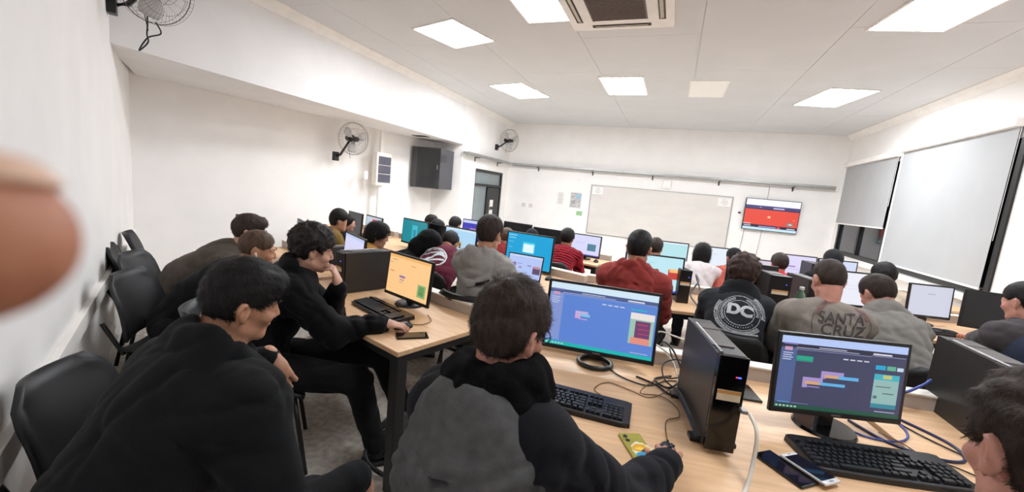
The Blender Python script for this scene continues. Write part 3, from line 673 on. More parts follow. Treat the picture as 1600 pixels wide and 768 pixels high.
keyboard(0.755, 1.655, 16, 'black keyboard in front of the dark editor screen, lower right', 1.12)
keyboard(-0.265, 1.505, 2, 'black keyboard in front of the monitor on the ring base', 1.0)
keyboard(-1.535, 1.955, -20, 'black keyboard in front of the orange tinted screen', 1.0, 'joined')
keyboard(2.02, 4.15, 17, 'black keyboard under the pale grey screen by the large blind', 0.9, 'joined')
keyboard(-3.15, 2.34, -25, 'dark keyboard before the switched off monitor on the left', 0.9, 'joined')

def mouse(x, y, rz, label, m=BLKP):
    t = thing('computer_mouse', label, 'computer mouse', (x, y, TH), R(rz), 'black computer mice')
    b = MB().sph((0, 0, 0.004), 0.032, 20, (0.95, 1.7, 1.0)); bm = b.bm
    bmesh.ops.bisect_plane(bm, geom=bm.verts[:] + bm.edges[:] + bm.faces[:], plane_co=(0, 0, 0.001), plane_no=(0, 0, -1), clear_outer=True)
    b.build('shell', m, t, smooth=True)
    MB().cyl((-0.003, 0.028, 0.031), (0.003, 0.028, 0.031), 0.007, seg=12).build('scroll_wheel', GLOSS, t)
    return t
mouse(-0.98, 3.62, -10, 'black mouse behind the laptop beside the white duct')
mouse(-0.80, 5.10, 10, 'black mouse on the free end of the third row desk')

# ------------------------------------------------------------------ towers
def tower(x, y, rz, label, w_=0.105, d_=0.40, h_=0.33, feet=False, led=(60, 80, 255), sticker=True, top='vent'):
    """front faces local -y; origin at the front left bottom corner"""
    t = thing('computer_tower', label, 'computer tower', (x, y, TH), R(rz), 'black slim computer towers')
    z0 = 0.014 if feet else 0.0
    MB().box((w_ / 2, d_ / 2 + 0.01, z0 + h_ / 2), (w_, d_ - 0.02, h_), bev=0.003).build('case', BLKS, t)
    fp = MB().box((w_ / 2, 0.006, z0 + h_ / 2), (w_ + 0.002, 0.016, h_ + 0.002), bev=0.003).build('front_panel', GLOSS if feet else BLKP, t)
    m = MB().box((w_ * 0.42, d_ * 0.52, z0 + h_ + 0.002), (w_ * 0.80, d_ * 0.62, 0.004), bev=0.001)
    m.build('top_plate', mat('grey_top_plate', (76, 72, 70), 0.45, noise=0.05, nscale=20), t)
    MB().box((w_ * 0.55, d_ * 0.66, z0 + h_ + 0.0045), (w_ * 0.66, 0.012, 0.002)).build('top_slot', BLKM, t)
    MB().cyl((0.012, 0.02, z0 + h_ + 0.004), (0.012, d_ * 0.8, z0 + h_ + 0.004), 0.004, seg=8).build('top_ridge', ALU, t)
    MB().box((w_ * 0.76, -0.0035, z0 + h_ * 0.80), (0.010, 0.002, 0.004)).build('power_light', emat('blue_led', (70, 90, 255), 3.0), fp)
    if feet: MB().box((w_ * 0.66, -0.0035, z0 + h_ * 0.80), (0.004, 0.002, 0.004)).build('drive_light', emat('red_led', (255, 60, 60), 2.0), fp)
    if sticker:
        MB().box((w_ * 0.5, -0.003, z0 + h_ * 0.60), (w_ * 0.80, 0.0015, h_ * 0.11)).build('sticker', LABEL, fp)
        MB().box((w_ * 0.5, -0.0042, z0 + h_ * 0.635), (w_ * 0.80, 0.0012, h_ * 0.035)).build('orange_band', mat('orange_print', (206, 150, 84), 0.7, noise=0.04), fp)
    if feet:
        for yy in (0.05, d_ - 0.06):
            for sx in (-1, 1):
                MB().prism([(0, 0), (0.0, 0.05), (0.03, 0.045), (0.03, 0.005)], 0, 0.014).build('foot', BLKP, t, loc=(w_ / 2 + sx * w_ / 2, yy, 0)).scale = (sx, 1, 1)
        MB().tube([(-0.012, 0.03, 0.03), (-0.018, d_ * .3, 0.05), (-0.018, d_ * .7, 0.05), (-0.012, d_ - .03, 0.03)], 0.010, 6).build('side_clamp', BLKP, t)
    return t
tower(0.205, 1.43, 11.5, 'tall black computer tower on the nearest desk with an orange and white sticker', 0.090, 0.42, 0.325, feet=True)
tower(-2.055, 2.11, -20, 'black computer tower lying across the left desk behind the keyboard', 0.10, 0.35, 0.275)
tower(0.13, 3.62, 17, 'small black tower with blue light beside the brick red hoodie', 0.095, 0.34, 0.275)
tower(0.80, 3.74, 12, 'black computer tower left of the green bottle', 0.15, 0.38, 0.325)
tower(1.13, 3.98, 17, 'black tower with blue light behind the green bottle', 0.12, 0.34, 0.30, sticker=False)
tower(1.215, 1.99, 2, 'black computer tower at the right, beside the head at the photo edge', 0.12, 0.42, 0.33, sticker=False)
tower(1.53, 5.45, 10, 'grey edged tower between the two screens under the far window', 0.14, 0.3, 0.30, sticker=False)
tower(-2.72, 2.58, -25, 'dark computer tower left of the curly haired boy, under a switched off monitor', 0.10, 0.34, 0.17, sticker=False)

# ------------------------------------------------------------------ small things on the desks
def phone(x, y, z, rz, body, label, screen=None, w_=0.075, l_=0.155, m=None, back=None):
    t = thing('mobile_phone', label, 'phone', (x, y, z), R(rz))
    MB().box((0, 0, 0.0045), (w_, l_, 0.009), bev=0.0042, seg=3).build('body', body, t)
    if screen: MB().box((0, 0, 0.0091), (w_ - 0.006, l_ * 0.80 if screen == 'button' else l_ - 0.008, 0.0008)).build('screen', mat('phone_glass', (14, 14, 18), 0.06, noise=0.03), t)
    if screen == 'button':
        MB().box((0, -l_ * 0.45, 0.0092), (0.018, 0.006, 0.0008), bev=0.0003).build('home_button', ALU, t)
        MB().box((0, l_ * 0.45, 0.0092), (0.014, 0.0025, 0.0008)).build('earpiece', INK, t)
    return t
phone(0.445, 1.465, TH, 42, mat('black_phone_case', (16, 16, 18), 0.35, noise=0.05), 'black phone lying under the white phone, lower right desk', 'full', 0.08, 0.165)
pw = phone(0.515, 1.487, TH + 0.0112, 43, mat('white_phone', (226, 226, 228), 0.25, noise=0.02), 'white phone with black screen resting partly on a black phone', 'button', 0.072, 0.145)
pw.rotation_euler = (0, R(1.5), R(43))
phone(0.41, 2.02, TH, 12, mat('black_phone_case', (16, 16, 18)), 'black flat phone behind the tall tower, by the white duct', 'full', 0.09, 0.16)
pb = phone(-1.475, 1.815, TH, 60, mat('blue_phone', (52, 92, 140), 0.35, noise=0.04), 'blue phone face down on the left desk by the keyboard', None, 0.072, 0.148)
MB().box((-0.018, 0.052, 0.0098), (0.028, 0.03, 0.002), bev=0.0008).build('camera_block', GLOSS, pb)
phone(-1.155, 1.725, TH, -48, mat('black_phone_case', (16, 16, 18)), 'black phone on the front corner of the left desk', 'full', 0.078, 0.16)
py_ = phone(0.005, 1.325, TH, 28, mat('olive_gold_phone', (164, 156, 60), 0.3, noise=0.06, nscale=15), 'olive gold phone with a colourful round sticker near the hand', None, 0.078, 0.165)
MB().cyl((-0.022, 0.062, 0.009), (-0.022, 0.062, 0.0105), 0.0075, seg=16).build('camera_lens', GLOSS, py_)
MB().cyl((-0.022, 0.040, 0.009), (-0.022, 0.040, 0.0105), 0.0075, seg=16).build('camera_lens', GLOSS, py_)
def blob(cx, cy, rx, ry, n, jit, seed):
    rr = random.Random(seed); return [(cx + math.cos(2 * math.pi * k / n) * rx * (1 + rr.uniform(-jit, jit)), cy + math.sin(2 * math.pi * k / n) * ry * (1 + rr.uniform(-jit, jit))) for k in range(n)]
for k, (nm, pr, c) in enumerate([('sticker', blob(0.008, -0.015, 0.036, 0.046, 28, 0.07, 1), (232, 226, 206)), ('yellow_patch', blob(0.006, -0.002, 0.028, 0.024, 14, 0.2, 2), (236, 176, 40)), ('blue_patch', blob(0.006, -0.036, 0.026, 0.018, 12, 0.15, 3), (60, 160, 206)), ('dark_patch', blob(0.018, -0.018, 0.016, 0.010, 9, 0.3, 4), (90, 50, 50)), ('yellow_patch', blob(0.0, -0.006, 0.014, 0.008, 9, 0.3, 5), (250, 214, 90))]):
    MB().prism(pr, 0.0091 + k * 0.0002, 0.0095 + k * 0.0002).build(nm, mat('sticker_%d' % k, c, 0.4, noise=0.05), py_)
bt = thing('water_bottle', 'green translucent bottle with red label between tower and grey sweatshirt', 'bottle', (1.045, 3.86, TH))
prof = [(0.0, 0.0), (0.034, 0.0), (0.037, 0.02), (0.036, 0.07), (0.037, 0.12), (0.036, 0.16), (0.030, 0.19), (0.016, 0.215), (0.014, 0.23)]
m = MB(); rings = [[m.bm.verts.new((r_ * math.cos(2 * math.pi * k / 20), r_ * math.sin(2 * math.pi * k / 20), z)) for k in range(20)] for r_, z in prof[1:]]
for a, b in zip(rings, rings[1:]):
    for k in range(20): m.bm.faces.new((a[k], a[(k + 1) % 20], b[(k + 1) % 20], b[k]))
m.bm.faces.new(rings[0][::-1]); m.build('bottle_body', mat('green_bottle_plastic', (92, 122, 100), 0.15, noise=0.12, nscale=14), bt, smooth=True)
MB().cyl((0, 0, 0.228), (0, 0, 0.25), 0.017, seg=18).build('cap', mat('pale_cap', (206, 212, 206), 0.5, noise=0.03), bt)
MB().cyl((0, 0, 0.07), (0, 0, 0.13), 0.0378, seg=20, caps=False).build('bottle_label', mat('red_white_label', (206, 196, 196), 0.5, rgb2=(176, 60, 66), nscale=22), bt)
tb = thing('drinking_bottle', 'bright turquoise bottle in front of the teal screen', 'bottle', (-2.13, 3.50, TH))
MB().cyl((0, 0, 0), (0, 0, 0.20), 0.034, 0.032, 18).build('bottle_body', mat('turquoise_plastic', (60, 190, 206), 0.3, noise=0.05), tb)
MB().cyl((0, 0, 0.20), (0, 0, 0.245), 0.026, 0.024, 18).build('cap', mat('turquoise_cap', (90, 210, 222), 0.4, noise=0.04), tb)
gl = thing('drinking_glass', 'small white cup beside the striped sweater', 'cup', (-1.17, 5.10, TH))
MB().cyl((0, 0, 0), (0, 0, 0.10), 0.028, 0.034, 16).build('cup_body', PAPER, gl)
pbx = thing('cardboard_box', 'small tan box on the chair behind the nearest row', 'box', (0.10, 2.62, 0.56), R(12))
MB().box((0, 0, 0.05), (0.20, 0.14, 0.10), bev=0.004).build('carton', mat('tan_card', (190, 164, 124), 0.8, noise=0.06), pbx)

# cables
Z = TH + 0.005
cable('power_cable', [(0.315, 1.425, TH + 0.17), (0.33, 1.37, TH + 0.14), (0.325, 1.33, TH + 0.06), (0.30, 1.26, Z), (0.25, 1.16, Z), (0.22, 1.125, Z)], 0.006, WCABLE, 'thick white cable plugged into the front of the tall tower')
MB().box((0, 0, 0), (0.02, 0.028, 0.012), bev=0.003).build('usb_plug', ALU, None, (0.298, 1.435, TH + 0.172), (0, 0, R(11.5)))
tag(bpy.data.objects['usb_plug'], 'grey plug of the white cable in the tall tower', 'plug')
cable('mouse_cable', [(0.095, 1.40, Z), (0.085, 1.50, Z), (0.09, 1.57, Z), (0.13, 1.62, Z), (0.12, 1.70, Z), (0.06, 1.76, Z), (-0.02, 1.74, Z), (0.02, 1.88, Z), (0.1, 2.0, Z)], 0.0022, BROWNC, 'thin mouse cable curling from the hand towards the duct')
cable('keyboard_cable', [(-0.12, 1.60, Z), (-0.20, 1.66, Z), (-0.16, 1.76, Z), (-0.06, 1.74, Z), (0.02, 1.72, Z), (0.10, 1.86, Z), (0.14, 2.0, Z)], 0.0022, BROWNC, 'thin looped keyboard cable in front of the ring base')
rr = random.Random(3)
for k, (m_, r_, lab) in enumerate([(BCABLE, .004, 'black cable in the tangle left of the tall tower, on the desk'), (BCABLE, .0045, 'black cable looping up from the duct beside the tall tower'), (BCABLE, .003, 'thin black cable running under the curved monitor'), (WCABLE, .004, 'white cable arching over the duct left of the tall tower'), (WCABLE, .004, 'second white cable dropping into the duct by the monitor'), (BCABLE, .0035, 'black cable coiled against the left side of the tower'), (WCABLE, .0035, 'short white cable end beside the tower base')]):
    P_ = [[(-0.05, 1.90, Z), (0.04, 1.86, Z), (0.10, 1.80, Z), (0.15, 1.90, Z), (0.12, 2.02, Z + .02), (0.08, 2.12, Z + .09)],
          [(0.03, 2.13, Z + .085), (0.05, 2.05, Z + .14), (0.1, 1.98, Z + .12), (0.14, 1.92, Z + .04), (0.09, 1.86, Z), (0.03, 1.92, Z), (0.10, 2.0, Z)],
          [(-0.22, 1.97, Z), (-0.12, 1.86, Z), (0.0, 1.83, Z), (0.08, 1.93, Z), (0.16, 1.97, Z)],
          [(-0.02, 2.15, Z + .10), (0.02, 2.10, Z + .17), (0.09, 2.08, Z + .17), (0.17, 2.10, Z + .15)],
          [(-0.03, 2.14, Z + .08), (0.01, 2.05, Z + .12), (0.07, 2.02, Z + .10), (0.08, 2.08, Z + .07)],
          [(0.14, 1.84, Z), (0.07, 1.90, Z + .02), (0.06, 1.98, Z + .06), (0.13, 2.02, Z + .08), (0.16, 1.94, Z + .05), (0.10, 1.90, Z + .03), (0.07, 1.97, Z)],
          [(0.06, 2.10, Z + .075), (0.10, 2.03, Z + .06), (0.12, 1.97, Z + .03), (0.13, 1.94, Z)]][k]
    cable('cable', P_, r_, m_, lab)
for k, (P_, r_, m_, lab) in enumerate([
    ([(0.78, 1.98, Z), (0.86, 1.86, Z), (0.98, 1.82, Z), (1.08, 1.86, Z), (1.10, 1.98, Z), (1.0, 2.12, Z), (0.92, 2.2, Z)], .0055, mat('navy_cable', (40, 44, 84), .5, noise=.05), 'thick navy cable looping behind the dark editor screen'),
    ([(0.70, 1.93, Z), (0.80, 1.86, Z), (0.92, 1.90, Z), (0.98, 2.02, Z), (0.95, 2.2, Z)], .004, BLUEC, 'blue network cable beside the navy loop'),
    ([(0.93, 2.36, Z + .11), (0.97, 2.28, Z + .13), (1.02, 2.22, Z + .08), (1.10, 2.24, Z + .12), (1.18, 2.34, Z + .13)], .006, BLUEC, 'blue cable bridging over the white duct at the right'),
    ([(0.90, 2.30, Z + .10), (0.95, 2.22, Z + .14), (1.0, 2.2, Z + .09)], .005, BCABLE, 'short black lead with plug on the right white duct'),
    ([(0.95, 2.14, Z), (1.02, 2.0, Z), (1.12, 1.88, Z), (1.20, 1.80, Z)], .003, BCABLE, 'black cable running towards the right tower'),
    ([(0.92, 1.80, Z), (1.02, 1.79, Z), (1.10, 1.73, Z), (1.2, 1.70, Z)], .0025, BCABLE, 'thin black cable right of the lower right keyboard'),
    ([(0.86, 1.93, Z), (0.90, 1.86, Z + .01), (0.95, 1.80, Z), (1.04, 1.68, Z)], .0022, BROWNC, 'thin brown cable crossing the navy loop'),
    ([(-1.70, 2.12, Z), (-1.60, 2.05, Z), (-1.50, 2.08, Z), (-1.42, 2.16, Z)], .003, BCABLE, 'black cable between tower and orange tinted monitor'),
    ([(-1.32, 1.86, Z), (-1.22, 1.88, Z), (-1.20, 1.97, Z), (-1.28, 2.06, Z)], .0025, BROWNC, 'thin mouse cable around the end of the left keyboard'),
    ([(0.30, 3.60, Z), (0.24, 3.78, Z + .05), (0.29, 3.85, Z + .16), (0.27, 3.95, Z + .2), (0.33, 3.98, Z + .05), (0.36, 3.8, Z)], .008, mat('grey_cable_bundle', (120, 120, 120), .6, noise=.1), 'grey cable bundle hanging behind the small tower with blue light')]):
    cable('cable', P_, r_, m_, lab)
mouse(-1.265, 1.80, -30, 'black mouse under the hand of the curly haired boy')
mouse(0.092, 1.345, 5, 'black mouse under the hand of the boy with the black scarf')
# bag on the floor under the left desk
bg = thing('backpack', 'dark backpack lying on the floor under the left desk', 'bag', (-1.22, 1.86, 0), R(20))
MB().sph((0, 0, 0.11), 0.2, 20, (0.95, 0.7, 0.55)).build('pack', mat('patterned_dark_fabric', (44, 42, 42), 0.85, rgb2=(86, 82, 78), nscale=18, bump=.3, bscale=60), bg, smooth=True)
MB().sph((0.02, -0.12, 0.09), 0.11, 16, (1.1, 0.5, 0.6)).build('front_pocket', mat('patterned_dark_fabric', (44, 42, 42)), bg, smooth=True)
MB().tube(catmull([(-0.12, -0.05, 0.17), (-0.18, -0.2, 0.1), (-0.05, -0.24, 0.02), (0.1, -0.2, 0.03)], 6), 0.012, 6).build('strap', BLKP, bg, smooth=True)

# ------------------------------------------------------------------ implicit surfaces for people
F32 = np.float32
class Field:
    def __init__(s, lo, hi, cell):
        s.lo = np.array(lo, float); s.cell = cell
        s.n = np.ceil((np.array(hi, float) - s.lo) / cell).astype(int) + 1
        s.d = np.full(tuple(s.n), 0.5, F32)
        s.ax = [(s.lo[i] + np.arange(s.n[i]) * cell).astype(F32) for i in range(3)]
    def add(s, prim, k=0.01, op='u'):
        lo, hi, fn = prim
        pad = k + 2.5 * s.cell
        a = np.clip(np.floor((np.array(lo) - pad - s.lo) / s.cell).astype(int), 0, s.n - 1)
        b = np.clip(np.ceil((np.array(hi) + pad - s.lo) / s.cell).astype(int) + 1, 1, s.n)
        if np.any(b <= a): return
        sl = tuple(slice(a[i], b[i]) for i in range(3))
        X = s.ax[0][sl[0]][:, None, None]; Y = s.ax[1][sl[1]][None, :, None]; Zz = s.ax[2][sl[2]][None, None, :]
        v = fn(X, Y, Zz).astype(F32); o = s.d[sl]
        if op == 'u':
            h = np.clip(0.5 + 0.5 * (v - o) / k, 0, 1); s.d[sl] = v * (1 - h) + o * h - k * h * (1 - h)
        else:
            v = -v; h = np.clip(0.5 - 0.5 * (v - o) / k, 0, 1); s.d[sl] = v * (1 - h) + o * h + k * h * (1 - h)
    def noise(s, fn, amp):
        m = np.abs(s.d) < amp * 1.5 + 1.5 * s.cell
        i = np.nonzero(m)
        P = np.stack([s.ax[q][i[q]] for q in range(3)], 1)
        s.d[i] += fn(P).astype(F32) * amp
    def mesh(s, name, smooth_iter=1):
        d = s.d; d[0] = d[-1] = 0.1; d[:, 0] = d[:, -1] = 0.1; d[:, :, 0] = d[:, :, -1] = 0.1
        ins = d < 0
        c = [ins[:-1, :-1, :-1], ins[1:, :-1, :-1], ins[:-1, 1:, :-1], ins[1:, 1:, :-1], ins[:-1, :-1, 1:], ins[1:, :-1, 1:], ins[:-1, 1:, 1:], ins[1:, 1:, 1:]]
        anyi = c[0].copy(); alli = c[0].copy()
        for q in c[1:]: anyi |= q; alli &= q
        I, J, K = np.nonzero(anyi & ~alli)
        off = [(0, 0, 0), (1, 0, 0), (0, 1, 0), (1, 1, 0), (0, 0, 1), (1, 0, 1), (0, 1, 1), (1, 1, 1)]
        V = np.stack([d[I + o[0], J + o[1], K + o[2]] for o in off], 1)
        acc = np.zeros((len(I), 3)); cnt = np.zeros(len(I))
        for a, b in ((0, 1), (2, 3), (4, 5), (6, 7), (0, 2), (1, 3), (4, 6), (5, 7), (0, 4), (1, 5), (2, 6), (3, 7)):
            va, vb = V[:, a], V[:, b]; m = (va < 0) != (vb < 0)
            t = np.where(m, va / np.where(m, va - vb, 1), 0)
            oa, ob = np.array(off[a]), np.array(off[b])
            acc += m[:, None] * (oa + t[:, None] * (ob - oa)); cnt += m
        P = acc / cnt[:, None] + np.stack([I, J, K], 1)
        P = s.lo + P * s.cell
        idx = np.full(c[0].shape, -1, np.int32); idx[I, J, K] = np.arange(len(I))
        quads = []
        for ax in range(3):
            a = [slice(1, -1)] * 3; a[ax] = slice(0, -1)
            b = [slice(1, -1)] * 3; b[ax] = slice(1, None)
            A = ins[tuple(a)]; B = ins[tuple(b)]; m = A != B
            i3 = list(np.nonzero(m)); fl = A[tuple(i3)]
            u, v = [q for q in range(3) if q != ax]
            g = [i3[q] + (1 if q != ax else 0) for q in range(3)]
            def cid(du, dv):
                h = list(g); h[u] = h[u] - du; h[v] = h[v] - dv
                return idx[h[0], h[1], h[2]]
            q4 = np.stack([cid(0, 0), cid(1, 0), cid(1, 1), cid(0, 1)], 1)
            flip = fl if ax != 1 else ~fl
            q4[~flip] = q4[~flip][:, ::-1]
            quads.append(q4)
        Q = np.concatenate(quads); Q = Q[(Q >= 0).all(1)]
        for _ in range(smooth_iter):
            sm = np.zeros_like(P); n = np.zeros(len(P))
            for a, b in ((0, 1), (1, 2), (2, 3), (3, 0)):
                np.add.at(sm, Q[:, a], P[Q[:, b]]); np.add.at(n, Q[:, a], 1)
            P = P * 0.5 + 0.5 * sm / np.maximum(n, 1)[:, None]
        me = bpy.data.meshes.new(name)
        me.vertices.add(len(P)); me.vertices.foreach_set('co', P.astype(F32).ravel())
        me.loops.add(Q.size); me.loops.foreach_set('vertex_index', Q.astype(np.int32).ravel())
        me.polygons.add(len(Q)); me.polygons.foreach_set('loop_start', np.arange(0, Q.size, 4, dtype=np.int32))
        try: me.polygons.foreach_set('loop_total', np.full(len(Q), 4, np.int32))
        except Exception: pass
        me.update(calc_edges=True); me.shade_smooth()
        return me
A3 = lambda v: np.array(v, float)
def cone(a, b, ra, rb):
    a = A3(a); b = A3(b); ba = b - a; L2 = max(float(ba @ ba), 1e-9); r = max(ra, rb)
    def fn(X, Y, Z):
        x, y, z = X - a[0], Y - a[1], Z - a[2]
        h = np.clip((x * ba[0] + y * ba[1] + z * ba[2]) / L2, 0, 1)
        return np.sqrt((x - h * ba[0]) ** 2 + (y - h * ba[1]) ** 2 + (z - h * ba[2]) ** 2) - (ra + (rb - ra) * h)
    return np.minimum(a, b) - r, np.maximum(a, b) + r, fn
def ell(c, r, Rm=None):
    c = A3(c); r = A3(r); Rm = np.eye(3) if Rm is None else A3(Rm)
    e = np.sqrt(((Rm * r) ** 2).sum(1))
    def fn(X, Y, Z):
        x, y, z = X - c[0], Y - c[1], Z - c[2]
        u = x * Rm[0, 0] + y * Rm[1, 0] + z * Rm[2, 0]; v = x * Rm[0, 1] + y * Rm[1, 1] + z * Rm[2, 1]; w_ = x * Rm[0, 2] + y * Rm[1, 2] + z * Rm[2, 2]
        k0 = np.sqrt((u / r[0]) ** 2 + (v / r[1]) ** 2 + (w_ / r[2]) ** 2); k1 = np.sqrt((u / r[0] ** 2) ** 2 + (v / r[1] ** 2) ** 2 + (w_ / r[2] ** 2) ** 2)
        return k0 * (k0 - 1) / np.maximum(k1, 1e-4)
    return c - e, c + e, fn
def creases(freq, seed, wd=.38):
    rg = np.random.default_rng(seed); n = 6; W1 = rg.normal(size=(n, 3)) * A3((.8, .8, 1.3)); W1 /= np.linalg.norm(W1, axis=1)[:, None]; W2 = rg.normal(size=(n, 3)); W3 = rg.normal(size=(n, 3)); ph = rg.uniform(0, 6.28, (n, 3)); fr = freq * rg.uniform(.7, 1.5, n)
    def fn(P):
        o = 0
        for i in range(n):
            t = P @ W1[i] * fr[i] + ph[i, 0] + 1.3 * np.sin(P @ W2[i] * freq * .45 + ph[i, 1])
            m = np.clip(np.sin(P @ W3[i] * 9 + ph[i, 2]) * 1.6, 0, 1)
            o = o + m * (np.exp(-(np.sin(t) / wd) ** 2) - .35)
        return o
    return fn
def folds(freq, seed, ridge=True, warp=0.6):
    rg = np.random.default_rng(seed); W1 = rg.normal(size=(5, 3)); W1 /= np.linalg.norm(W1, axis=1)[:, None]; ph = rg.uniform(0, 6.28, 5); W2 = rg.normal(size=(5, 3)) ; fr = freq * rg.uniform(0.6, 1.6, 5)
    def fn(P):
        o = 0
        for i in range(5):
            t = P @ W1[i] * fr[i] + ph[i] + warp * 3 * np.sin(P @ W2[i] * freq * 0.35 + ph[4 - i])
            o = o + ((1 - 2 * np.abs(np.sin(t))) if ridge else np.sin(t))
        return o / 3.2
    return fn
def rotm(yaw=0, pitch=0, roll=0):
    """columns = head axes; yaw ccw, pitch nods down, roll tips towards the right shoulder"""
    return np.array((Matrix.Rotation(R(yaw), 3, 'Z') @ Matrix.Rotation(R(-pitch), 3, 'X') @ Matrix.Rotation(R(roll), 3, 'Y')))

SKINS = {'light': (206, 158, 136), 'warm': (190, 138, 108), 'tan': (168, 118, 88), 'pink': (204, 146, 128)}
def skinm(k): return mat('skin_' + k, SKINS[k], 0.5, rgb2=tuple(int(v * 0.93) for v in SKINS[k]), nscale=22, bump=0.05, bscale=300)
def fabric(name, rgb, var=0.10, sc=16, bump=0.45, bs=300): return mat(name, rgb, 0.88, noise=var, nscale=sc, bump=bump, bscale=bs, sheen=0.04, spec=0.15)
def hairm(name, rgb): return mat('hair_' + name, rgb, 0.62, noise=0.35, nscale=50, bump=0.5, bscale=160, stretch=(1, 1, .35), spec=0.3)

def fill_head(f, T, s, lvl):
    """T maps head local points to field space; T(p)->p', rotation Rm"""
    P, Rm = T
    E = lambda c, r, k=0.012, op='u': f.add(ell(P(c), A3(r) * s, Rm), k * s, op)
    Cn = lambda a, b, ra, rb, k=0.01, op='u': f.add(cone(P(a), P(b), ra * s, rb * s), k * s, op)
    E((0, -.014, .028), (.075, .096, .088))
    E((0, .028, -.035), (.057, .062, .075), .03)
    Cn((-.048, .0, -.062), (-.018, .066, -.092), .022, .018, .02); Cn((.048, .0, -.062), (.018, .066, -.092), .022, .018, .02)
    E((0, .070, -.094), (.022, .018, .018), .02)
    if lvl:
        for q in (-1, 1):
            E((q * .033, .070, -.028), (.024, .020, .020), .02)          # cheeks
            E((q * .031, .098, .006), (.019, .015, .012), .010, 's')     # eye sockets
            Cn((q * .012, .088, .022), (q * .045, .078, .022), .008, .006, .012)   # brow
            E((q * .031, .078, .004), (.0145, .0135, .0125), .004)        # lids
        Cn((0, .090, .012), (0, .108, -.026), .0075, .010, .010)
        for q in (-1, 1): E((q * .012, .099, -.032), (.008, .009, .007), .006)
        E((0, .084, -.058), (.025, .012, .007), .006); E((0, .083, -.067), (.021, .012, .007), .005)
        E((0, .098, -.062), (.03, .008, .0016), .003, 's')
    for q in (-1, 1):
        E((q * .077, -.004, -.008), (.009, .019, .032), .006)
        if lvl:
            E((q * .086, -.010, .004), (.010, .014, .024), .004)
            E((q * .089, -.004, .0), (.010, .008, .016), .005, 's')
            E((q * .078, .004, -.034), (.007, .009, .010), .006)

def hand_prims(W, fdir, up_, side, curl, s=1.0, spread=1.0, thumb=0.8):
    """side=+1 right hand. returns cones for palm and fingers"""
    fdir = A3(fdir); fdir /= np.linalg.norm(fdir); up_ = A3(up_); up_ = up_ - fdir * (up_ @ fdir); up_ /= np.linalg.norm(up_)
    lat = np.cross(fdir, up_)                      # to the right when up is up
    th = -lat * side
    W = A3(W); out = []
    Rm = np.stack([lat, fdir, up_], 1)
    out.append((ell(W + fdir * .045 * s, A3((.040, .052, .017)) * s, Rm), .010))
    out.append((cone(W - fdir * .02 * s, W + fdir * .03 * s, .026 * s, .028 * s), .015))
    out.append((ell(W + fdir * .03 * s + th * .024 * s - up_ * .008 * s, A3((.020, .032, .017)) * s, Rm), .01))
    for i, (o, ln) in enumerate(zip((1.5, .5, -.5, -1.5), (.075, .085, .078, .060))):
        d = fdir + th * o * 0.07 * spread; d /= np.linalg.norm(d)
        p = W + (fdir * (.082 - .004 * abs(o - .5)) + th * o * .0215 * spread) * s
        r = .0092 * s; a = curl * 0.35; q0 = p - d * .015 * s
        for sg, rr in ((.45, .0092), (.30, .0084), (.25, .0074)):
            dd = d * math.cos(a) - up_ * math.sin(a)
            q1 = (p if sg != .45 else p) + dd * ln * sg * s
            out.append((cone(q0 if sg == .45 else p, q1, r, rr * s), .003)); p = q1; r = rr * s; a += curl * (0.6 + 0.05 * i)
    p = W + (fdir * .025 + th * .030 - up_ * .006) * s; d = fdir * .75 + th * .6 * thumb * 1.2 - up_ * .2; d /= np.linalg.norm(d)
    p1 = p + d * .034 * s; d2 = d + fdir * .35 - up_ * .2 * curl; d2 /= np.linalg.norm(d2); p2 = p1 + d2 * .028 * s; p3 = p2 + (d2 + fdir * .2) * .02 * s
    out += [(cone(p, p1, .0135 * s, .0115 * s), .008), (cone(p1, p2, .0112 * s, .0098 * s), .003), (cone(p2, p3, .0098 * s, .0082 * s), .003)]
    return out
def ik(S, W, a, b, pole):
    d = W - S; L = np.linalg.norm(d); L2 = min(max(L, 0.12), a + b - 0.004)
    if L > L2: W = S + d / L * L2; d = W - S; L = L2
    L = max(L, 0.12)
    x = (a * a - b * b + L * L) / (2 * L); h = math.sqrt(max(a * a - x * x, 1e-6)); u = d / np.linalg.norm(d)
    p = A3(pole); p = p - u * (p @ u); p /= np.linalg.norm(p)
    return S + u * x + p * h, W

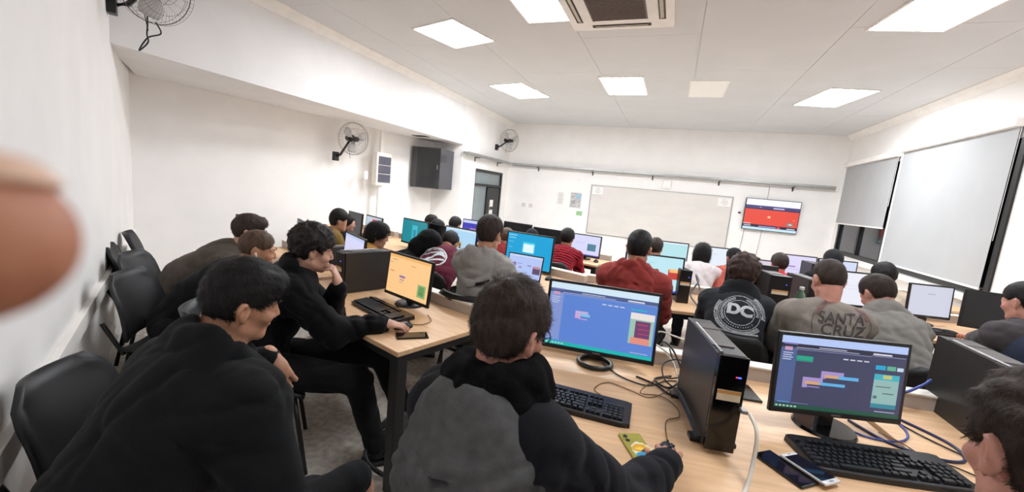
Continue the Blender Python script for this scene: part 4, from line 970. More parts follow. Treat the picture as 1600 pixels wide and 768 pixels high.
def strands(name, me_src, m, parent, n, length, width, flow, seed, thin=1.0, keep=None):
    rg = np.random.default_rng(seed)
    nv = len(me_src.vertices); co = np.empty(nv * 3, F32); no = np.empty(nv * 3, F32)
    me_src.vertices.foreach_get('co', co); me_src.vertices.foreach_get('normal', no); co = co.reshape(-1, 3); no = no.reshape(-1, 3)
    pick = rg.integers(0, nv, n); P = co[pick] + rg.normal(size=(n, 3)) * 0.002; N = no[pick]
    D = flow(P, N) + rg.normal(size=(n, 3)) * 0.35
    D -= N * (D * N).sum(1)[:, None] * 0.9; D /= np.linalg.norm(D, axis=1)[:, None] + 1e-6
    if keep is not None: k = keep(P); P, N, D = P[k], N[k], D[k]; n = len(P)
    ln = length * rg.uniform(0.6, 1.3, (n, 1)); S_ = np.cross(N, D); S_ /= np.linalg.norm(S_, axis=1)[:, None] + 1e-6
    lift = rg.uniform(0.08, 0.5, (n, 1)); bend = rg.normal(size=(n, 1)) * .35
    V = []
    for t, wd in ((0, 1.0), (.4, .9), (.75, .6), (1.0, 0.05)):
        c = P - N * 0.003 + D * ln * t + N * ln * lift * (t - t * t * 0.9) + S_ * ln * bend * t * t
        V.append(c - S_ * width * wd); V.append(c + S_ * width * wd)
    V = np.stack(V, 1).reshape(-1, 3); base = (np.arange(n) * 8)[:, None]
    Fq = np.concatenate([base + np.array([[0, 1, 3, 2]]), base + np.array([[2, 3, 5, 4]]), base + np.array([[4, 5, 7, 6]])])
    me = bpy.data.meshes.new(name); me.vertices.add(len(V)); me.vertices.foreach_set('co', V.astype(F32).ravel())
    me.loops.add(Fq.size); me.loops.foreach_set('vertex_index', Fq.astype(np.int32).ravel()); me.polygons.add(len(Fq)); me.polygons.foreach_set('loop_start', np.arange(0, Fq.size, 4, dtype=np.int32))
    me.update(calc_edges=True)
    return tag(link(name, me, m, parent), kind='stuff')

def person(label, head, az, haz, hp=10, hroll=0, s=1.0, cell=0.012, skin='warm', hair=None, top=None, trousers=None, legs=True,
           hands=None, curl=0.7, hood=None, lvl=None, infl=0.018, sleeves=True, foldamp=0.007, width=1.0, hsc=1.0, glasses=False, scarf=None,
           hoodup=None, group=None, seed=1, cutz=None, eyes=False, lean_max=58, arm=1.0, shoe_col=(30, 30, 32), handvis=True, belly=1.0, hump=0.0):
    lvl = (cell < 0.0109) if lvl is None else lvl
    hands = hands or {}
    neck_off = A3((0, -.040 - .0006 * hp, -.158)) * s
    L = .50 * s; HZ = 0.555
    nz = head[2] + neck_off[2]
    c_ = max(min((nz - HZ) / L, 1.0), math.cos(R(lean_max)))
    lean = math.acos(c_); HZ = nz - L * c_
    hy = L * math.sin(lean) - neck_off[1]
    a = R(az); ox = head[0] + math.sin(a) * hy; oy = head[1] - math.cos(a) * hy
    def tolocal(p):
        dx, dy = p[0] - ox, p[1] - oy
        return A3((dx * math.cos(a) + dy * math.sin(a), -dx * math.sin(a) + dy * math.cos(a), p[2]))
    hd = A3((0, hy, head[2])); nb = hd + neck_off; hip = A3((0, 0, HZ))
    Rm = rotm(haz - az, hp, hroll)
    sh = s * hsc; Ph = lambda p: hd + Rm @ (A3(p) * sh)
    Rl = np.array(Matrix.Rotation(-lean, 3, 'X'))
    bk = Rl @ A3((0, -1, 0))
    lerp = lambda t: hip + (nb - hip) * t + bk * (0.045 + hump) * math.sin(math.pi * min(t, 1)) * (0.5 + lean)
    sw = .158 * s * width
    S = {q: nb + Rl @ (A3((q * sw / s, .012, -.062)) * s) + bk * (.02 + hump) for q in (-1, 1)}
    El, Wr, Hp = {}, {}, {}
    for q in (-1, 1):
        spec = hands.get('R' if q > 0 else 'L', None)
        if spec is None: tgt = A3((q * .13 * s, max(hd[1] + .20 * s, .38), .795)); fd = None; u_ = (0, 0, 1); cu = curl; pole = (q * .30, -.35, -.9)
        else:
            tgt = tolocal(spec['at']); fd = spec.get('dir'); cu = spec.get('curl', curl); pole = spec.get('pole', (q * .30, -.35, -.9)); u_ = spec.get('up', (0, 0, 1))
            if fd is not None: fd = tolocal((fd[0] + ox, fd[1] + oy, fd[2]))
            if 'up' in spec: u_ = tolocal((u_[0] + ox, u_[1] + oy, u_[2]))
        El[q], Wr[q] = ik(S[q], tgt, .275 * s * arm, .25 * s * arm, pole)
        if fd is None: fd = (Wr[q] - El[q]) * A3((.6, 1, .25)); fd = fd / np.linalg.norm(fd)
        Hp[q] = hand_prims(Wr[q], fd, u_, q, cu, s)
    hipj = {q: hip + A3((q * .088 * s, .02, -.01)) for q in (-1, 1)}
    kn = {q: A3((q * .15 * s, .43 * s, max(HZ - .03, .45))) for q in (-1, 1)}; an = {q: A3((q * .15 * s, .40 * s, .085)) for q in (-1, 1)}
    if isinstance(legs, dict):
        for q in (-1, 1):
            k_ = legs.get('R' if q > 0 else 'L')
            if k_: kn[q] = tolocal(k_[0]); an[q] = tolocal(k_[1])
    pts = [hd + .16 * s, hd - .16 * s, hip - .2] + list(El.values()) + list(Wr.values()) + ([v for v in kn.values()] + [v - A3((0, 0, .1)) for v in an.values()] + [v + A3((0, .2, 0)) for v in an.values()] if legs else [])
    pts = np.array(pts); lo = pts.min(0) - .2; hi = pts.max(0) + .2
    lo[2] = max(lo[2], -0.03)
    def torso(f, g, arms=True, cut=0.0):
        f.add(ell(hip, A3((.165 * belly, .125 * belly, .115)) * s + g), .03)
        f.add(ell(lerp(.32), A3((.150 * belly, .115 * belly, .15)) * s + g, Rl), .05)
        f.add(ell(lerp(.66), A3((.152 * width, .108, .19)) * s + g, Rl), .05)
        f.add(ell(lerp(.86), A3((.145 * width, .082, .08)) * s + g, Rl), .05)
        f.add(cone(S[-1], S[1], .058 * s + g, .058 * s + g), .05)
        for q in (-1, 1):
            f.add(cone(nb + A3((0, 0, -.005)), S[q] * .75 + nb * .25 + A3((0, 0, .0)), .044 * s + g * .6, .05 * s + g), .04)
            f.add(cone(S[q], El[q], .054 * s + g, .044 * s + g * 1.1), .025)
            e2 = Wr[q] + (El[q] - Wr[q]) * cut
            f.add(cone(El[q], e2, .043 * s + g * 1.1, (.027 + .01 * cut) * s + g * .6), .02)
    # skin
    f = Field(lo, hi, cell)
    torso(f, -0.004)
    f.add(cone(hd + Rm @ (A3((0, -.028, -.05)) * s), nb + A3((0, 0.0, -.02)), .052 * s, .056 * s), .02)
    fill_head(f, (Ph, Rm), sh, lvl)
    for q in (-1, 1):
        for pr, k in Hp[q]: f.add(pr, max(k, .0015))
    if legs:
        for q in (-1, 1):
            f.add(cone(hipj[q], kn[q], .078 * s, .054 * s), .03); f.add(cone(kn[q], an[q], .050 * s, .034 * s), .02)
            f.add(cone(an[q] - A3((0, 0, .03)), an[q] + A3((0, .12 * s, -.05)), .03 * s, .026 * s), .02)
    body = link('person', f.mesh('person', 1), skinm(skin), None, (ox, oy, 0), (0, 0, a))
    tag(body, label, 'person', group)
    # top
    if top is not None:
        f = Field(lo, hi, cell * 1.12)
        torso(f, infl, True, 0.06)
        for q in (-1, 1):
            e2 = Wr[q] + (El[q] - Wr[q]) * 0.08; e3 = Wr[q] + (El[q] - Wr[q]) * 0.2
            f.add(cone(e2, e3, .031 * s + infl * .5, .035 * s + infl * .6), .006)
        f.noise(folds(15, seed, True, .35), foldamp * .5); f.noise(creases(24, seed + 5), foldamp * .95)
        tm = f.mesh('top', 1); nm = top[1] if isinstance(top, tuple) else 'hoodie'; tmat = top[0] if isinstance(top, tuple) else top
        topo = link(nm, tm, tmat, body)
    else: topo = None
    if hood is not None:
        f = Field(nb - A3((.26, .30, .26)) * s, nb + A3((.26, .22, .22)) * s, cell)
        hs = hood.get('size', 1.0); cx = nb + A3((0, .005, .02 - hood.get('drop', 0))); N = 14
        ring = []
        for k in range(N):
            th_ = 2 * math.pi * k / N; u = math.cos(th_); v = math.sin(th_)
            ring.append(cx + Rl @ A3((v * .092, -u * .088, .012 - (-u) * 0.045 * -1 * (-1) - .02)) * s)
        for k in range(N):
            u = math.cos(2 * math.pi * (k + .5) / N)
            f.add(cone(ring[k], ring[(k + 1) % N], (.026 + .014 * max(u, 0)) * s * hs, (.026 + .014 * max(u, 0)) * s * hs), .02)
        f.add(ell(nb + bk * hood.get('out', .088) * s + Rl @ A3((0, 0, -.055)) * s, A3((.135, .052, .105)) * s * hs * hood.get('ps', 1.0), Rl), .04)
        rg_ = random.Random(seed)
        for j in range(hood.get('drapes', 3)):
            u_ = lambda: rg_.uniform(-.012, .012)
            o_ = hood.get('out', .088) - .088
            dp = catmull([(-.108 + u_(), .015, .018 - .024 * j), (-.100 - .008 * j, -.055 - .008 * j - o_, -.015 - .036 * j + u_()), (u_(), -.112 - .010 * j - o_, -.045 - .046 * j + u_()), (.100 + .008 * j, -.055 - .008 * j - o_, -.015 - .036 * j + u_()), (.108 + u_(), .015, .018 - .024 * j)], 5)
            dp = [nb + Rl @ (A3(tuple(p)) * s * hs) + A3((0, 0, -hood.get('drop', 0))) for p in dp]
            for a_, b_ in zip(dp, dp[1:]): f.add(cone(a_, b_, hood.get('dr', .021) * s * hs, hood.get('dr', .021) * s * hs), .006)
        f.add(ell(nb + bk * .045 * s + Rl @ A3((0, 0, .075)) * s, A3((.082, .060, .075)) * s, Rl), .02, 's')
        f.noise(creases(hood.get('freq', 28), seed + 11, .45), hood.get('amp', .009))
        ho = link('hood', f.mesh('hood', 1), hood['m'], body)
        if 'label' in hood: tag(ho, hood['label'])
    if scarf is not None:
        f = Field(nb - A3((.2, .22, .14)), nb + A3((.2, .22, .2)), cell)
        for lp, (zz, rr_, tr) in enumerate(((.0, .090, .043), (.055, .082, .038), (.03, .094, .040))):
            N = 12; ph = lp * .5
            for k in range(N):
                p0, p1 = [nb + A3((math.cos(t_) * rr_, math.sin(t_) * rr_ * .95 + .012, zz + .012 * math.sin(t_ * 1 + lp * 2))) for t_ in (2 * math.pi * k / N + ph, 2 * math.pi * (k + 1) / N + ph)]
                f.add(cone(p0, p1, tr, tr), .010)
        f.noise(folds(55, 99, True, .4), .006)
        link('scarf', f.mesh('scarf', 1), scarf, body)
    if trousers is not None and legs:
        f = Field(lo, hi, cell * 1.7)
        f.add(ell(hip, A3((.178, .135, .12)) * s + .004), .03)
        for q in (-1, 1):
            f.add(cone(hipj[q], kn[q], .096 * s, .074 * s), .04); f.add(cone(kn[q], an[q] + A3((0, 0, .02)), .070 * s, .056 * s), .02)
        f.noise(creases(22, seed + 3), .008)
        link('trousers', f.mesh('trousers', 1), trousers, body)
        for q in (-1, 1):
            b_ = MB(); c0 = an[q] + A3((0, .045, -.045))
            b_.sph(c0 + A3((0, .07, 0)), .05, 14, (.95, 1.5, .75)); b_.sph(c0 + A3((0, -.03, .012)), .046, 14, (.9, 1.1, 1.0)); b_.box(tuple(c0 + A3((0, .03, -.034))), (.085, .27, .02), bev=.008)
            link('shoe', b_.mesh('shoe', True), mat('shoe_%d' % shoe_col[0], shoe_col, .6, noise=.06), body)
    # hair
    if hair is not None:
        st, hm = hair['style'], hair['m']
        f = Field(hd - .30 * s, hd + .24 * s, min(cell, .012)) if st != 'long' else Field(hd - A3((.2, .28, .48)) * s, hd + .2 * s, min(cell, .012))
        E = lambda c, r, k=.012, op='u': f.add(ell(Ph(c), A3(r) * sh, Rm), k * sh, op)
        t = hair.get('t', .012); sd = hair.get('side', .006)
        if st in ('short', 'curly', 'long', 'fade', 'cap'):
            E((0, -.014, .030), (.075 + sd, .096 + sd, .088 + t))
            E((0, -.002, .064), (.062 + t * .8, .074 + t * .7, .050 + t), .02)
            if st == 'curly': E((0, -.02, .05), (.083 + t * .5, .10 + t * .4, .080 + t * .7), .02)
            if hair.get('fringe', 0): E((0, .062, .080 - .2 * hair['fringe']), (.058, .030 + hair['fringe'] * .3, .030 + hair['fringe'] * .5), .02)
            if st == 'long':
                E((0, -.075, -.10), (.085, .050, .19), .03); E((0, -.05, -.02), (.092, .08, .12), .03)
            # clear the face, the ears and the neck
            E((0, .122, -.028), (.072, .080, .102 - hair.get('low', 0)), .008, 's')
            if st != 'long':
                for q in (-1, 1): E((q * .085, .012, -.036), (.040, .046, .056), .008, 's'); E((q * .07, .085, -.02), (.05, .05, .06), .008, 's')
                E((0, .04, -.115), (.12, .115, .060 - hair.get('nape', 0)), .012, 's')
                E((0, -.05, -.155), (.14, .14, .068 - hair.get('nape', 0)), .012, 's')
            f.noise(folds(hair.get('freq', 60) / s, seed + 21, hair.get('ridge', True), 1.0), hair.get('amp', .004) * s)
            if st == 'curly': f.noise(folds(110, seed + 23, False, 1.0), .005 * s)
        ho = link('hair', f.mesh('hair', 0 if st == 'curly' else 1), hm, body)
        if not hair.get('strands') and cell <= .0125 and st in ('short', 'fade', 'long'):
            hair = dict(hair, strands=3500 if st != 'long' else 5000, slen=.016 if st != 'long' else .05, swid=.0011)
        if hair.get('strands'):
            up_h = Rm @ A3((0, 0, 1)); fw_h = Rm @ A3((0, 1, 0)); crown = Ph((0, -.05, .12))
            def flow(P_, N_):
                v = P_ - crown; v /= np.linalg.norm(v, axis=1)[:, None] + 1e-6
                return v * 1.0 + fw_h * hair.get('fwd', .2) - up_h * .25
            ln, wd = hair.get('slen', .028), hair.get('swid', .0007)
            strands('hair_strands', ho.data, hm, body, hair['strands'], ln * s, wd, flow, seed + 31)
    if hoodup is not None:
        f = Field(hd - .30 * s, hd + .24 * s, cell)
        E = lambda c, r, k=.012, op='u': f.add(ell(Ph(c), A3(r) * sh, Rm), k * sh, op)
        E((0, -.022, .022), (.102, .125, .122)); f.add(cone(Ph((0, -.04, -.08)), nb + A3((0, -.02, -.05)), .10 * s, .13 * s), .04)
        E((0, .125, -.035), (.066, .09, .09), .01, 's')
        f.noise(folds(30, seed + 7), .006)
        link('hood', f.mesh('hood', 1), hoodup, body)
    if eyes:
        for q in (-1, 1):
            b_ = MB().sph((0, 0, 0), .0118 * s, 14); b_.mi = 1
            e0 = link('eye', b_.mesh('eye', True), mat('eye_white', (206, 198, 192), .25, noise=.02), body)
            e0.location = Ph((q * .031, .0745, .004))
            b2 = MB().cyl((0, .0105 * s, -.001), (0, .0128 * s, -.001), .0052 * s, .004 * s, 12)
            link('iris', b2.mesh('iris', True), mat('dark_iris', (34, 22, 18), .15, noise=.05), e0).rotation_euler = (0, 0, R(haz - az))
            tb_ = MB().tube([Ph((q * .014, .1005, .024)), Ph((q * .030, .0985, .029)), Ph((q * .046, .086, .024))], [.0028, .0032, .0016], 6)
            link('eyebrow', tb_.mesh('eyebrow', True), (hair or {}).get('m', BLKP), body)
        lb = MB().tube([Ph((-.022, .083, -.0625)), Ph((-.010, .0915, -.059)), Ph((0, .0935, -.0605)), Ph((.010, .0915, -.059)), Ph((.022, .083, -.0625))], [.001, .0038, .004, .0038, .001], 8)
        lb.tube([Ph((-.018, .083, -.066)), Ph((0, .0915, -.0685)), Ph((.018, .083, -.066))], [.001, .0042, .001], 8)
        link('lips', lb.mesh('lips', True), mat('lips_' + skin, tuple(int(v * k) for v, k in zip(SKINS[skin], (.86, .68, .68))), .4, noise=.04), body)
    if glasses:
        g = MB()
        for q in (-1, 1):
            g.tube([Ph((q * .032 + math.cos(t_) * .024, .108 - abs(math.cos(t_) * .5 + q * .5) * .008 * 1, .002 + math.sin(t_) * .018)) for t_ in [2 * math.pi * k / 24 for k in range(24)]], .0016, 6, closed=True)
            g.tube([Ph((q * .056, .102, .008)), Ph((q * .078, .05, .008)), Ph((q * .082, -.002, .006)), Ph((q * .083, -.02, -.012))], .0018, 6)
        g.tube([Ph((-.009, .109, .006)), Ph((0, .112, .009)), Ph((.009, .109, .006))], .0016, 6)
        link('glasses', g.mesh('glasses', True), BLKP, body)
    body['_f'] = 0; del body['_f']
    info = dict(body=body, top=topo, hd=hd, nb=nb, hip=hip, Rl=Rl, bk=bk, lerp=lerp, S=S, Ph=Ph, s=s, El=El, Wr=Wr)
    return info

# ------------------------------------------------------------------ printed emblems
def text_tris(txt, size=1.0, bold=0.0):
    c = bpy.data.curves.new('letters', 'FONT'); c.body = txt; c.size = size; c.align_x = 'CENTER'; c.align_y = 'CENTER'; c.offset = bold
    o = bpy.data.objects.new('letters', c); COL.objects.link(o); bpy.context.view_layer.update()
    me = bpy.data.meshes.new_from_object(o.evaluated_get(bpy.context.evaluated_depsgraph_get()))
    vs = [v.co.copy() for v in me.vertices]; ps = [tuple(p.vertices) for p in me.polygons]
    bpy.data.objects.remove(o); bpy.data.curves.remove(c); bpy.data.meshes.remove(me)
    return BVHTree.FromPolygons([(v.x, v.y, 0) for v in vs], ps) if ps else None
def emblem(info, name, layers, size, cen_t, cell=0.003, dx=0.0, dz=0.0, shift=0.004, label=None):
    """layers: (material, test(u,v)->bool); u right, v up in [-1,1]; thrown onto the back of the garment"""
    o = info['top']; me = o.data
    bvh = BVHTree.FromPolygons([v.co.copy() for v in me.vertices], [tuple(p.vertices) for p in me.polygons])
    Rl = info['Rl']; bkv = Vector(info['bk']); upv = Vector(Rl @ A3((0, 0, 1)))
    c0 = Vector(info['lerp'](cen_t)) + Vector((dx, 0, 0)) + upv * dz + bkv * 0.4
    n = int(size / cell); pts = {}; faces = []; mi = []
    def pt(i, j):
        if (i, j) not in pts:
            p = c0 + Vector(((i / n) * size, 0, 0)) + upv * ((j / n) * size)
            h = bvh.ray_cast(p, -bkv, 0.8)
            pts[(i, j)] = None if h[0] is None else h[0] + bkv * shift
        return pts[(i, j)]
    for i in range(-n, n):
        for j in range(-n, n):
            u, v = (i + .5) / n, (j + .5) / n
            k = next((q for q, (m_, t_) in enumerate(layers) if t_(u, v)), None)
            if k is None: continue
            q4 = [pt(i, j), pt(i + 1, j), pt(i + 1, j + 1), pt(i, j + 1)]
            if any(p is None for p in q4): continue
            if max((q4[0] - q4[2]).length, (q4[1] - q4[3]).length) > cell * 5: continue
            faces.append([(i, j), (i + 1, j), (i + 1, j + 1), (i, j + 1)]); mi.append(k)
    ids = {}; vs = []
    F_ = []
    for fc in faces:
        r_ = []
        for q in fc:
            if q not in ids: ids[q] = len(vs); vs.append(tuple(pts[q]))
            r_.append(ids[q])
        F_.append(r_)
    me2 = bpy.data.meshes.new(name); me2.from_pydata(vs, [], F_)
    for m_, t_ in layers: me2.materials.append(m_)
    me2.polygons.foreach_set('material_index', mi); me2.shade_smooth()
    e = link(name, me2, None, o)
    if label: tag(e, label)
    return e
def in_text(bvh, w_, h_, cx=0, cy=0, rot=0.0, sx=1.0, sy=1.0, shear=0.0):
    c_, s_ = math.cos(rot), math.sin(rot)
    def t(u, v):
        x, y = u - cx, v - cy; x, y = x * c_ + y * s_, -x * s_ + y * c_
        x = (x - shear * y) / sx; y = y / sy
        return bvh.ray_cast(Vector((x, y, 1)), Vector((0, 0, -1)), 2)[0] is not None
    return t
def ring_marks(r0, r1, n, duty, a0, a1, seed):
    rg = random.Random(seed); pat = [(rg.uniform(.35, .8), rg.uniform(.0, .25), rg.random()) for _ in range(n)]
    def t(u, v):
        r = math.hypot(u, v)
        if not (r0 < r < r1): return False
        a = math.degrees(math.atan2(v, u)) % 360
        if not (a0 <= a <= a1): return False
        x = (a - a0) / (a1 - a0) * n; k = int(x); fx = x - k; w_, o_, g_ = pat[min(k, n - 1)]
        if not (.12 < fx < duty + .12): return False
        fr_ = (r - r0) / (r1 - r0)
        return not (abs(fr_ - .5) < .17 and .12 + duty * .35 < fx < .12 + duty * (.35 + w_ * .5))
    return t

# ------------------------------------------------------------------ the people
HB = hairm('black', (24, 20, 20)); HBR = hairm('dark_brown', (52, 40, 34)); HM = hairm('mid_brown', (84, 64, 50)); HC = hairm('curly_black', (34, 27, 25))
BLKF = fabric('black_fleece', (17, 18, 19)); BLKC = fabric('black_cotton', (14, 14, 16)); GREYH = fabric('grey_marl_hood', (84, 84, 85), .16, 30); DKGREY = fabric('charcoal_jacket', (25, 25, 30))
GREYM = fabric('light_grey_marl', (150, 147, 143)); GREYT = fabric('warm_grey_sweatshirt', (138, 130, 121)); GREYS = fabric('soft_grey_hoodie', (132, 129, 125)); RED = fabric('brick_red_hoodie', (150, 62, 58)); MAROON = fabric('maroon_hoodie', (92, 30, 46))
TAUPE = fabric('brown_grey_jacket', (86, 78, 70)); OLIVE = fabric('olive_shirt', (112, 88, 44)); MUST = fabric('mustard_jacket', (170, 124, 60)); WHT = fabric('white_top', (214, 204, 204)); NAVY = fabric('navy_vest', (46, 54, 70)); BEIGE = fabric('beige_jacket', (206, 190, 168))
SCARF = mat('black_knit_scarf', (14, 14, 15), 0.95, noise=0.2, nscale=60, bump=0.8, bscale=260, spec=0.1)
JEANB = fabric('black_trousers', (22, 22, 24)); JEAN = fabric('dark_jeans', (40, 44, 56))
def near_hair(style, m, **k): d = dict(style=style, m=m); d.update(k); return d

# boy with the scarf, nearest the camera
P1 = person('boy with black knit scarf and grey hood, hand on the mouse', (-0.320, 0.885, 1.215), -12, -24, hp=14, s=0.93, cell=0.0066, skin='pink',
    hair=near_hair('short', HBR, t=.024, side=.008, amp=.005, freq=45, strands=12000, slen=.026, swid=.0007, fwd=.5), top=(DKGREY, 'jacket'), trousers=JEANB,
    hands={'R': dict(at=(0.090, 1.205, .815), dir=(0.03, 1, -.16), curl=.45, pole=(.35, -.6, -.7)), 'L': dict(at=(-.36, 1.25, .80))},
    hood=dict(m=GREYH, size=1.32, amp=.006, freq=34, drop=.035, out=.100, ps=.86, dr=.027, drapes=4, label='grey jersey hood hanging in folds'), scarf=SCARF, glasses=True, seed=3, infl=.020, foldamp=.009, lean_max=40, eyes=True, arm=1.16)
MB().box(P1['Wr'][1] + A3((-.012, .085, .0035)), (.008, .022, .004)).box(P1['Wr'][1] + A3((-.012, .089, .0037)), (.020, .006, .004)).build('hand_tattoo', mat('tattoo_ink', (44, 44, 60), .7, noise=.1), P1['body'])
# boy in the black fleece at the left
PA = person('boy in plain black fleece hoodie at the lower left, leaning forward and looking right', (-1.075, 0.765, 1.168), -6, -26, hp=14, hroll=6, s=1.04, hsc=.87, cell=0.0068, skin='warm',
    hair=near_hair('fade', HB, t=.020, side=.004, amp=.004, freq=60, strands=11000, slen=.022, swid=.0007, fwd=.7, fringe=.03), top=(BLKF, 'hoodie'), trousers=JEANB,
    hands={'R': dict(at=(-0.74, 0.88, .68), dir=(.35, .3, -1), up=(.6, .8, .2), curl=1.2, pole=(.5, -.5, -.7)), 'L': dict(at=(-1.24, .99, .88), dir=(.45, .15, -.9), up=(.5, -.6, .5), curl=.9, pole=(-.8, .1, -.6))},
    hood=dict(m=BLKF, size=1.1, amp=.006), seed=8, infl=.030, foldamp=.0065, width=1.12, eyes=True, lean_max=46, belly=1.08)
# curly haired boy in profile
PB = person('curly haired boy in black hoodie in profile, chin on one hand, other on the mouse', (-1.715, 1.60, 1.135), -42, -40, hp=12, s=.95, cell=0.0076, skin='light',
    hair=near_hair('curly', HC, t=.026, side=.006, amp=.008, freq=95, strands=8000, slen=.013, swid=.0007, fwd=.1), top=(BLKC, 'hoodie'), trousers=JEANB,
    hands={'R': dict(at=(-1.315, 1.690, .795), dir=(.72, .6, -.10), curl=.55, pole=(.3, -.8, -.9)), 'L': dict(at=(-1.575, 1.640, .955), dir=(-.25, .0, 1), up=(.8, .5, .2), curl=1.1, pole=(.1, .6, -.9))},
    hood=dict(m=BLKC, size=1.12, amp=.009), seed=12, infl=.026, foldamp=.010, eyes=True, lean_max=40,
    legs={'R': ((-1.38, 1.60, .50), (-1.32, 1.68, .10)), 'L': ((-1.50, 1.92, .50), (-1.34, 1.98, .12))})
MB().cyl((0, 0, 0), (0.003, 0, 0), .02, .016, 16).build('white_logo_patch', PAPER, PB['body'], loc=tuple(PB['hip'] + A3((.20, .06, -.02))))
# big head at the right edge
PBB = person('man with dark brown hair, cut off by the right photo edge', (0.606, 0.872, 1.212), 0, 8, hp=10, hroll=0, s=1.06, cell=0.0068, skin='pink',
    hair=near_hair('short', HBR, t=.018, side=.006, amp=.005, freq=50, strands=14000, slen=.019, swid=.0006, fwd=.6), top=(DKGREY, 'jacket'), trousers=JEAN, seed=17, infl=.026, eyes=True, lean_max=30,
    hands={'L': dict(at=(.45, 1.02, .62)), 'R': dict(at=(.75, 1.05, .62))})
# left group
PC = person('older student with short brown hair and a white earbud', (-2.36, 1.78, 1.025), -55, -42, hp=12, s=.98, cell=0.0102, skin='warm',
    hair=near_hair('fade', HM, t=.004, side=.004, amp=.002, freq=60, strands=4000, slen=.016, swid=.0009), top=(BLKC, 'hoodie'), trousers=JEANB, seed=22, eyes=True, lvl=True)
MB().sph(tuple(PC['Ph']((.088, .0, -.014))), .008, 10).build('earbud', PAPER, PC['body'], smooth=True)
MB().cyl(tuple(PC['Ph']((.088, .002, -.016))), tuple(PC['Ph']((.086, .012, -.038))), .004).build('earbud', PAPER, PC['body'])
PD = person('man with glasses and brown grey jacket sitting furthest left', (-2.90, 2.12, 1.045), -52, -44, hp=12, s=1.05, cell=0.0102, skin='light',
    hair=near_hair('fade', HBR, t=.012, side=.007, amp=.003, freq=60, strands=4500, slen=.018, swid=.0009, fringe=.03), top=(TAUPE, 'jacket'), trousers=JEAN, glasses=True, seed=25, eyes=True, lvl=True, width=1.05, belly=1.1)
G2 = 'people seated in the second row'
G3 = 'people seated in the third row'
person('boy in olive shirt with short black hair, far left', (-3.27, 3.38, 1.035), -25, -38, hp=8, s=.92, cell=0.012, skin='warm', hair=near_hair('fade', HB, t=.03, side=.002, amp=.002), top=(OLIVE, 'shirt'), trousers=JEAN, seed=31)
person('girl facing right just beyond the boy in the olive shirt', (-3.60, 3.87, 0.955), -45, -62, hp=8, s=.84, cell=0.013, skin='light', hair=near_hair('long', HB, t=.008, side=.008), top=(BLKC, 'hoodie'), trousers=JEAN, seed=32, lvl=True)
person('girl in mustard jacket with long black hair, face turned right', (-2.44, 3.00, 1.025), -35, -62, hp=16, s=.92, cell=0.0105, skin='light', hair=near_hair('long', HB, t=.012, side=.010, amp=.003), top=(MUST, 'jacket'), trousers=JEAN, seed=33, lvl=True, eyes=True)
person('figure in black with hood up, slumped over the desk', (-1.99, 3.14, 0.975), -62, -62, hp=50, s=.95, cell=0.012, skin='warm', hair=None, top=(BLKC, 'hoodie'), trousers=JEANB, hoodup=BLKC, seed=34, lean_max=66)
PI = person('person in maroon hoodie with round white back print, bowed over the desk', (-1.93, 3.40, 0.975), 14, 10, hp=50, s=1.0, cell=0.0105, skin='warm', hair=near_hair('fade', HB, t=.01, side=.005), top=(MAROON, 'hoodie'), trousers=JEANB, hood=dict(m=MAROON, size=1.25, amp=.008), seed=35, width=1.1, lean_max=62, infl=.03, hump=.05)
person('dark haired person far left at the back, beside the recess wall', (-3.02, 4.80, 0.99), -15, -60, hp=5, s=.86, cell=0.014, skin='light', hair=near_hair('short', HB, t=.012, side=.008), top=(BLKC, 'hoodie'), seed=36, legs=False)
person('dark haired person just in front of the furthest left one, neck bare', (-2.66, 4.36, 0.985), -20, -40, hp=20, s=.84, cell=0.014, skin='light', hair=near_hair('short', HB, t=.014, side=.008), top=(BLKC, 'hoodie'), seed=37, legs=False)
person('person with hair tied on top, seen from behind near the door', (-2.60, 4.70, 1.01), -20, -15, hp=5, s=.86, cell=0.014, skin='warm', hair=near_hair('fade', HB, t=.020, side=.008), top=(BLKC, 'hoodie'), seed=38, legs=False)
PM = person('boy in light grey hoodie seen from behind at the laptop', (-1.155, 2.585, 1.225), -8, -12, hp=10, s=.98, cell=0.0102, skin='warm', hair=near_hair('short', HBR, t=.020, side=.008, amp=.004, strands=8000, slen=.022, swid=.0009), top=(GREYM, 'hoodie'), trousers=JEANB, hood=dict(m=GREYM, size=1.15, amp=.009), seed=41, infl=.024, foldamp=.009,
    hands={'R': dict(at=(-.99, 3.02, .79))})
person('person in dark red top half hidden by the light grey hoodie', (-1.70, 4.28, 1.0), 10, -30, hp=10, s=.88, cell=0.013, skin='light', hair=near_hair('short', HM, t=.01, side=.008), top=(fabric('dark_red_top', (120, 34, 34)), 'top'), seed=42, legs=False)
person('person in black cap low behind the cyan screen', (-1.55, 4.72, 0.985), 0, 0, hp=20, s=.88, cell=0.013, skin='warm', hair=near_hair('cap', fabric('black_cap', (40, 40, 42)), t=.012, side=.012, amp=.0), top=(BLKC, 'hoodie'), seed=43, legs=False)
PP = person('person in red and black striped sweater with black hair, from behind', (-1.085, 4.62, 1.045), 0, -8, hp=12, s=.92, cell=0.0115, skin='warm', hair=near_hair('short', HB, t=.018, side=.014, nape=.03), top=(fabric('striped_knit', (176, 34, 48)), 'sweater'), trousers=JEANB, seed=44)
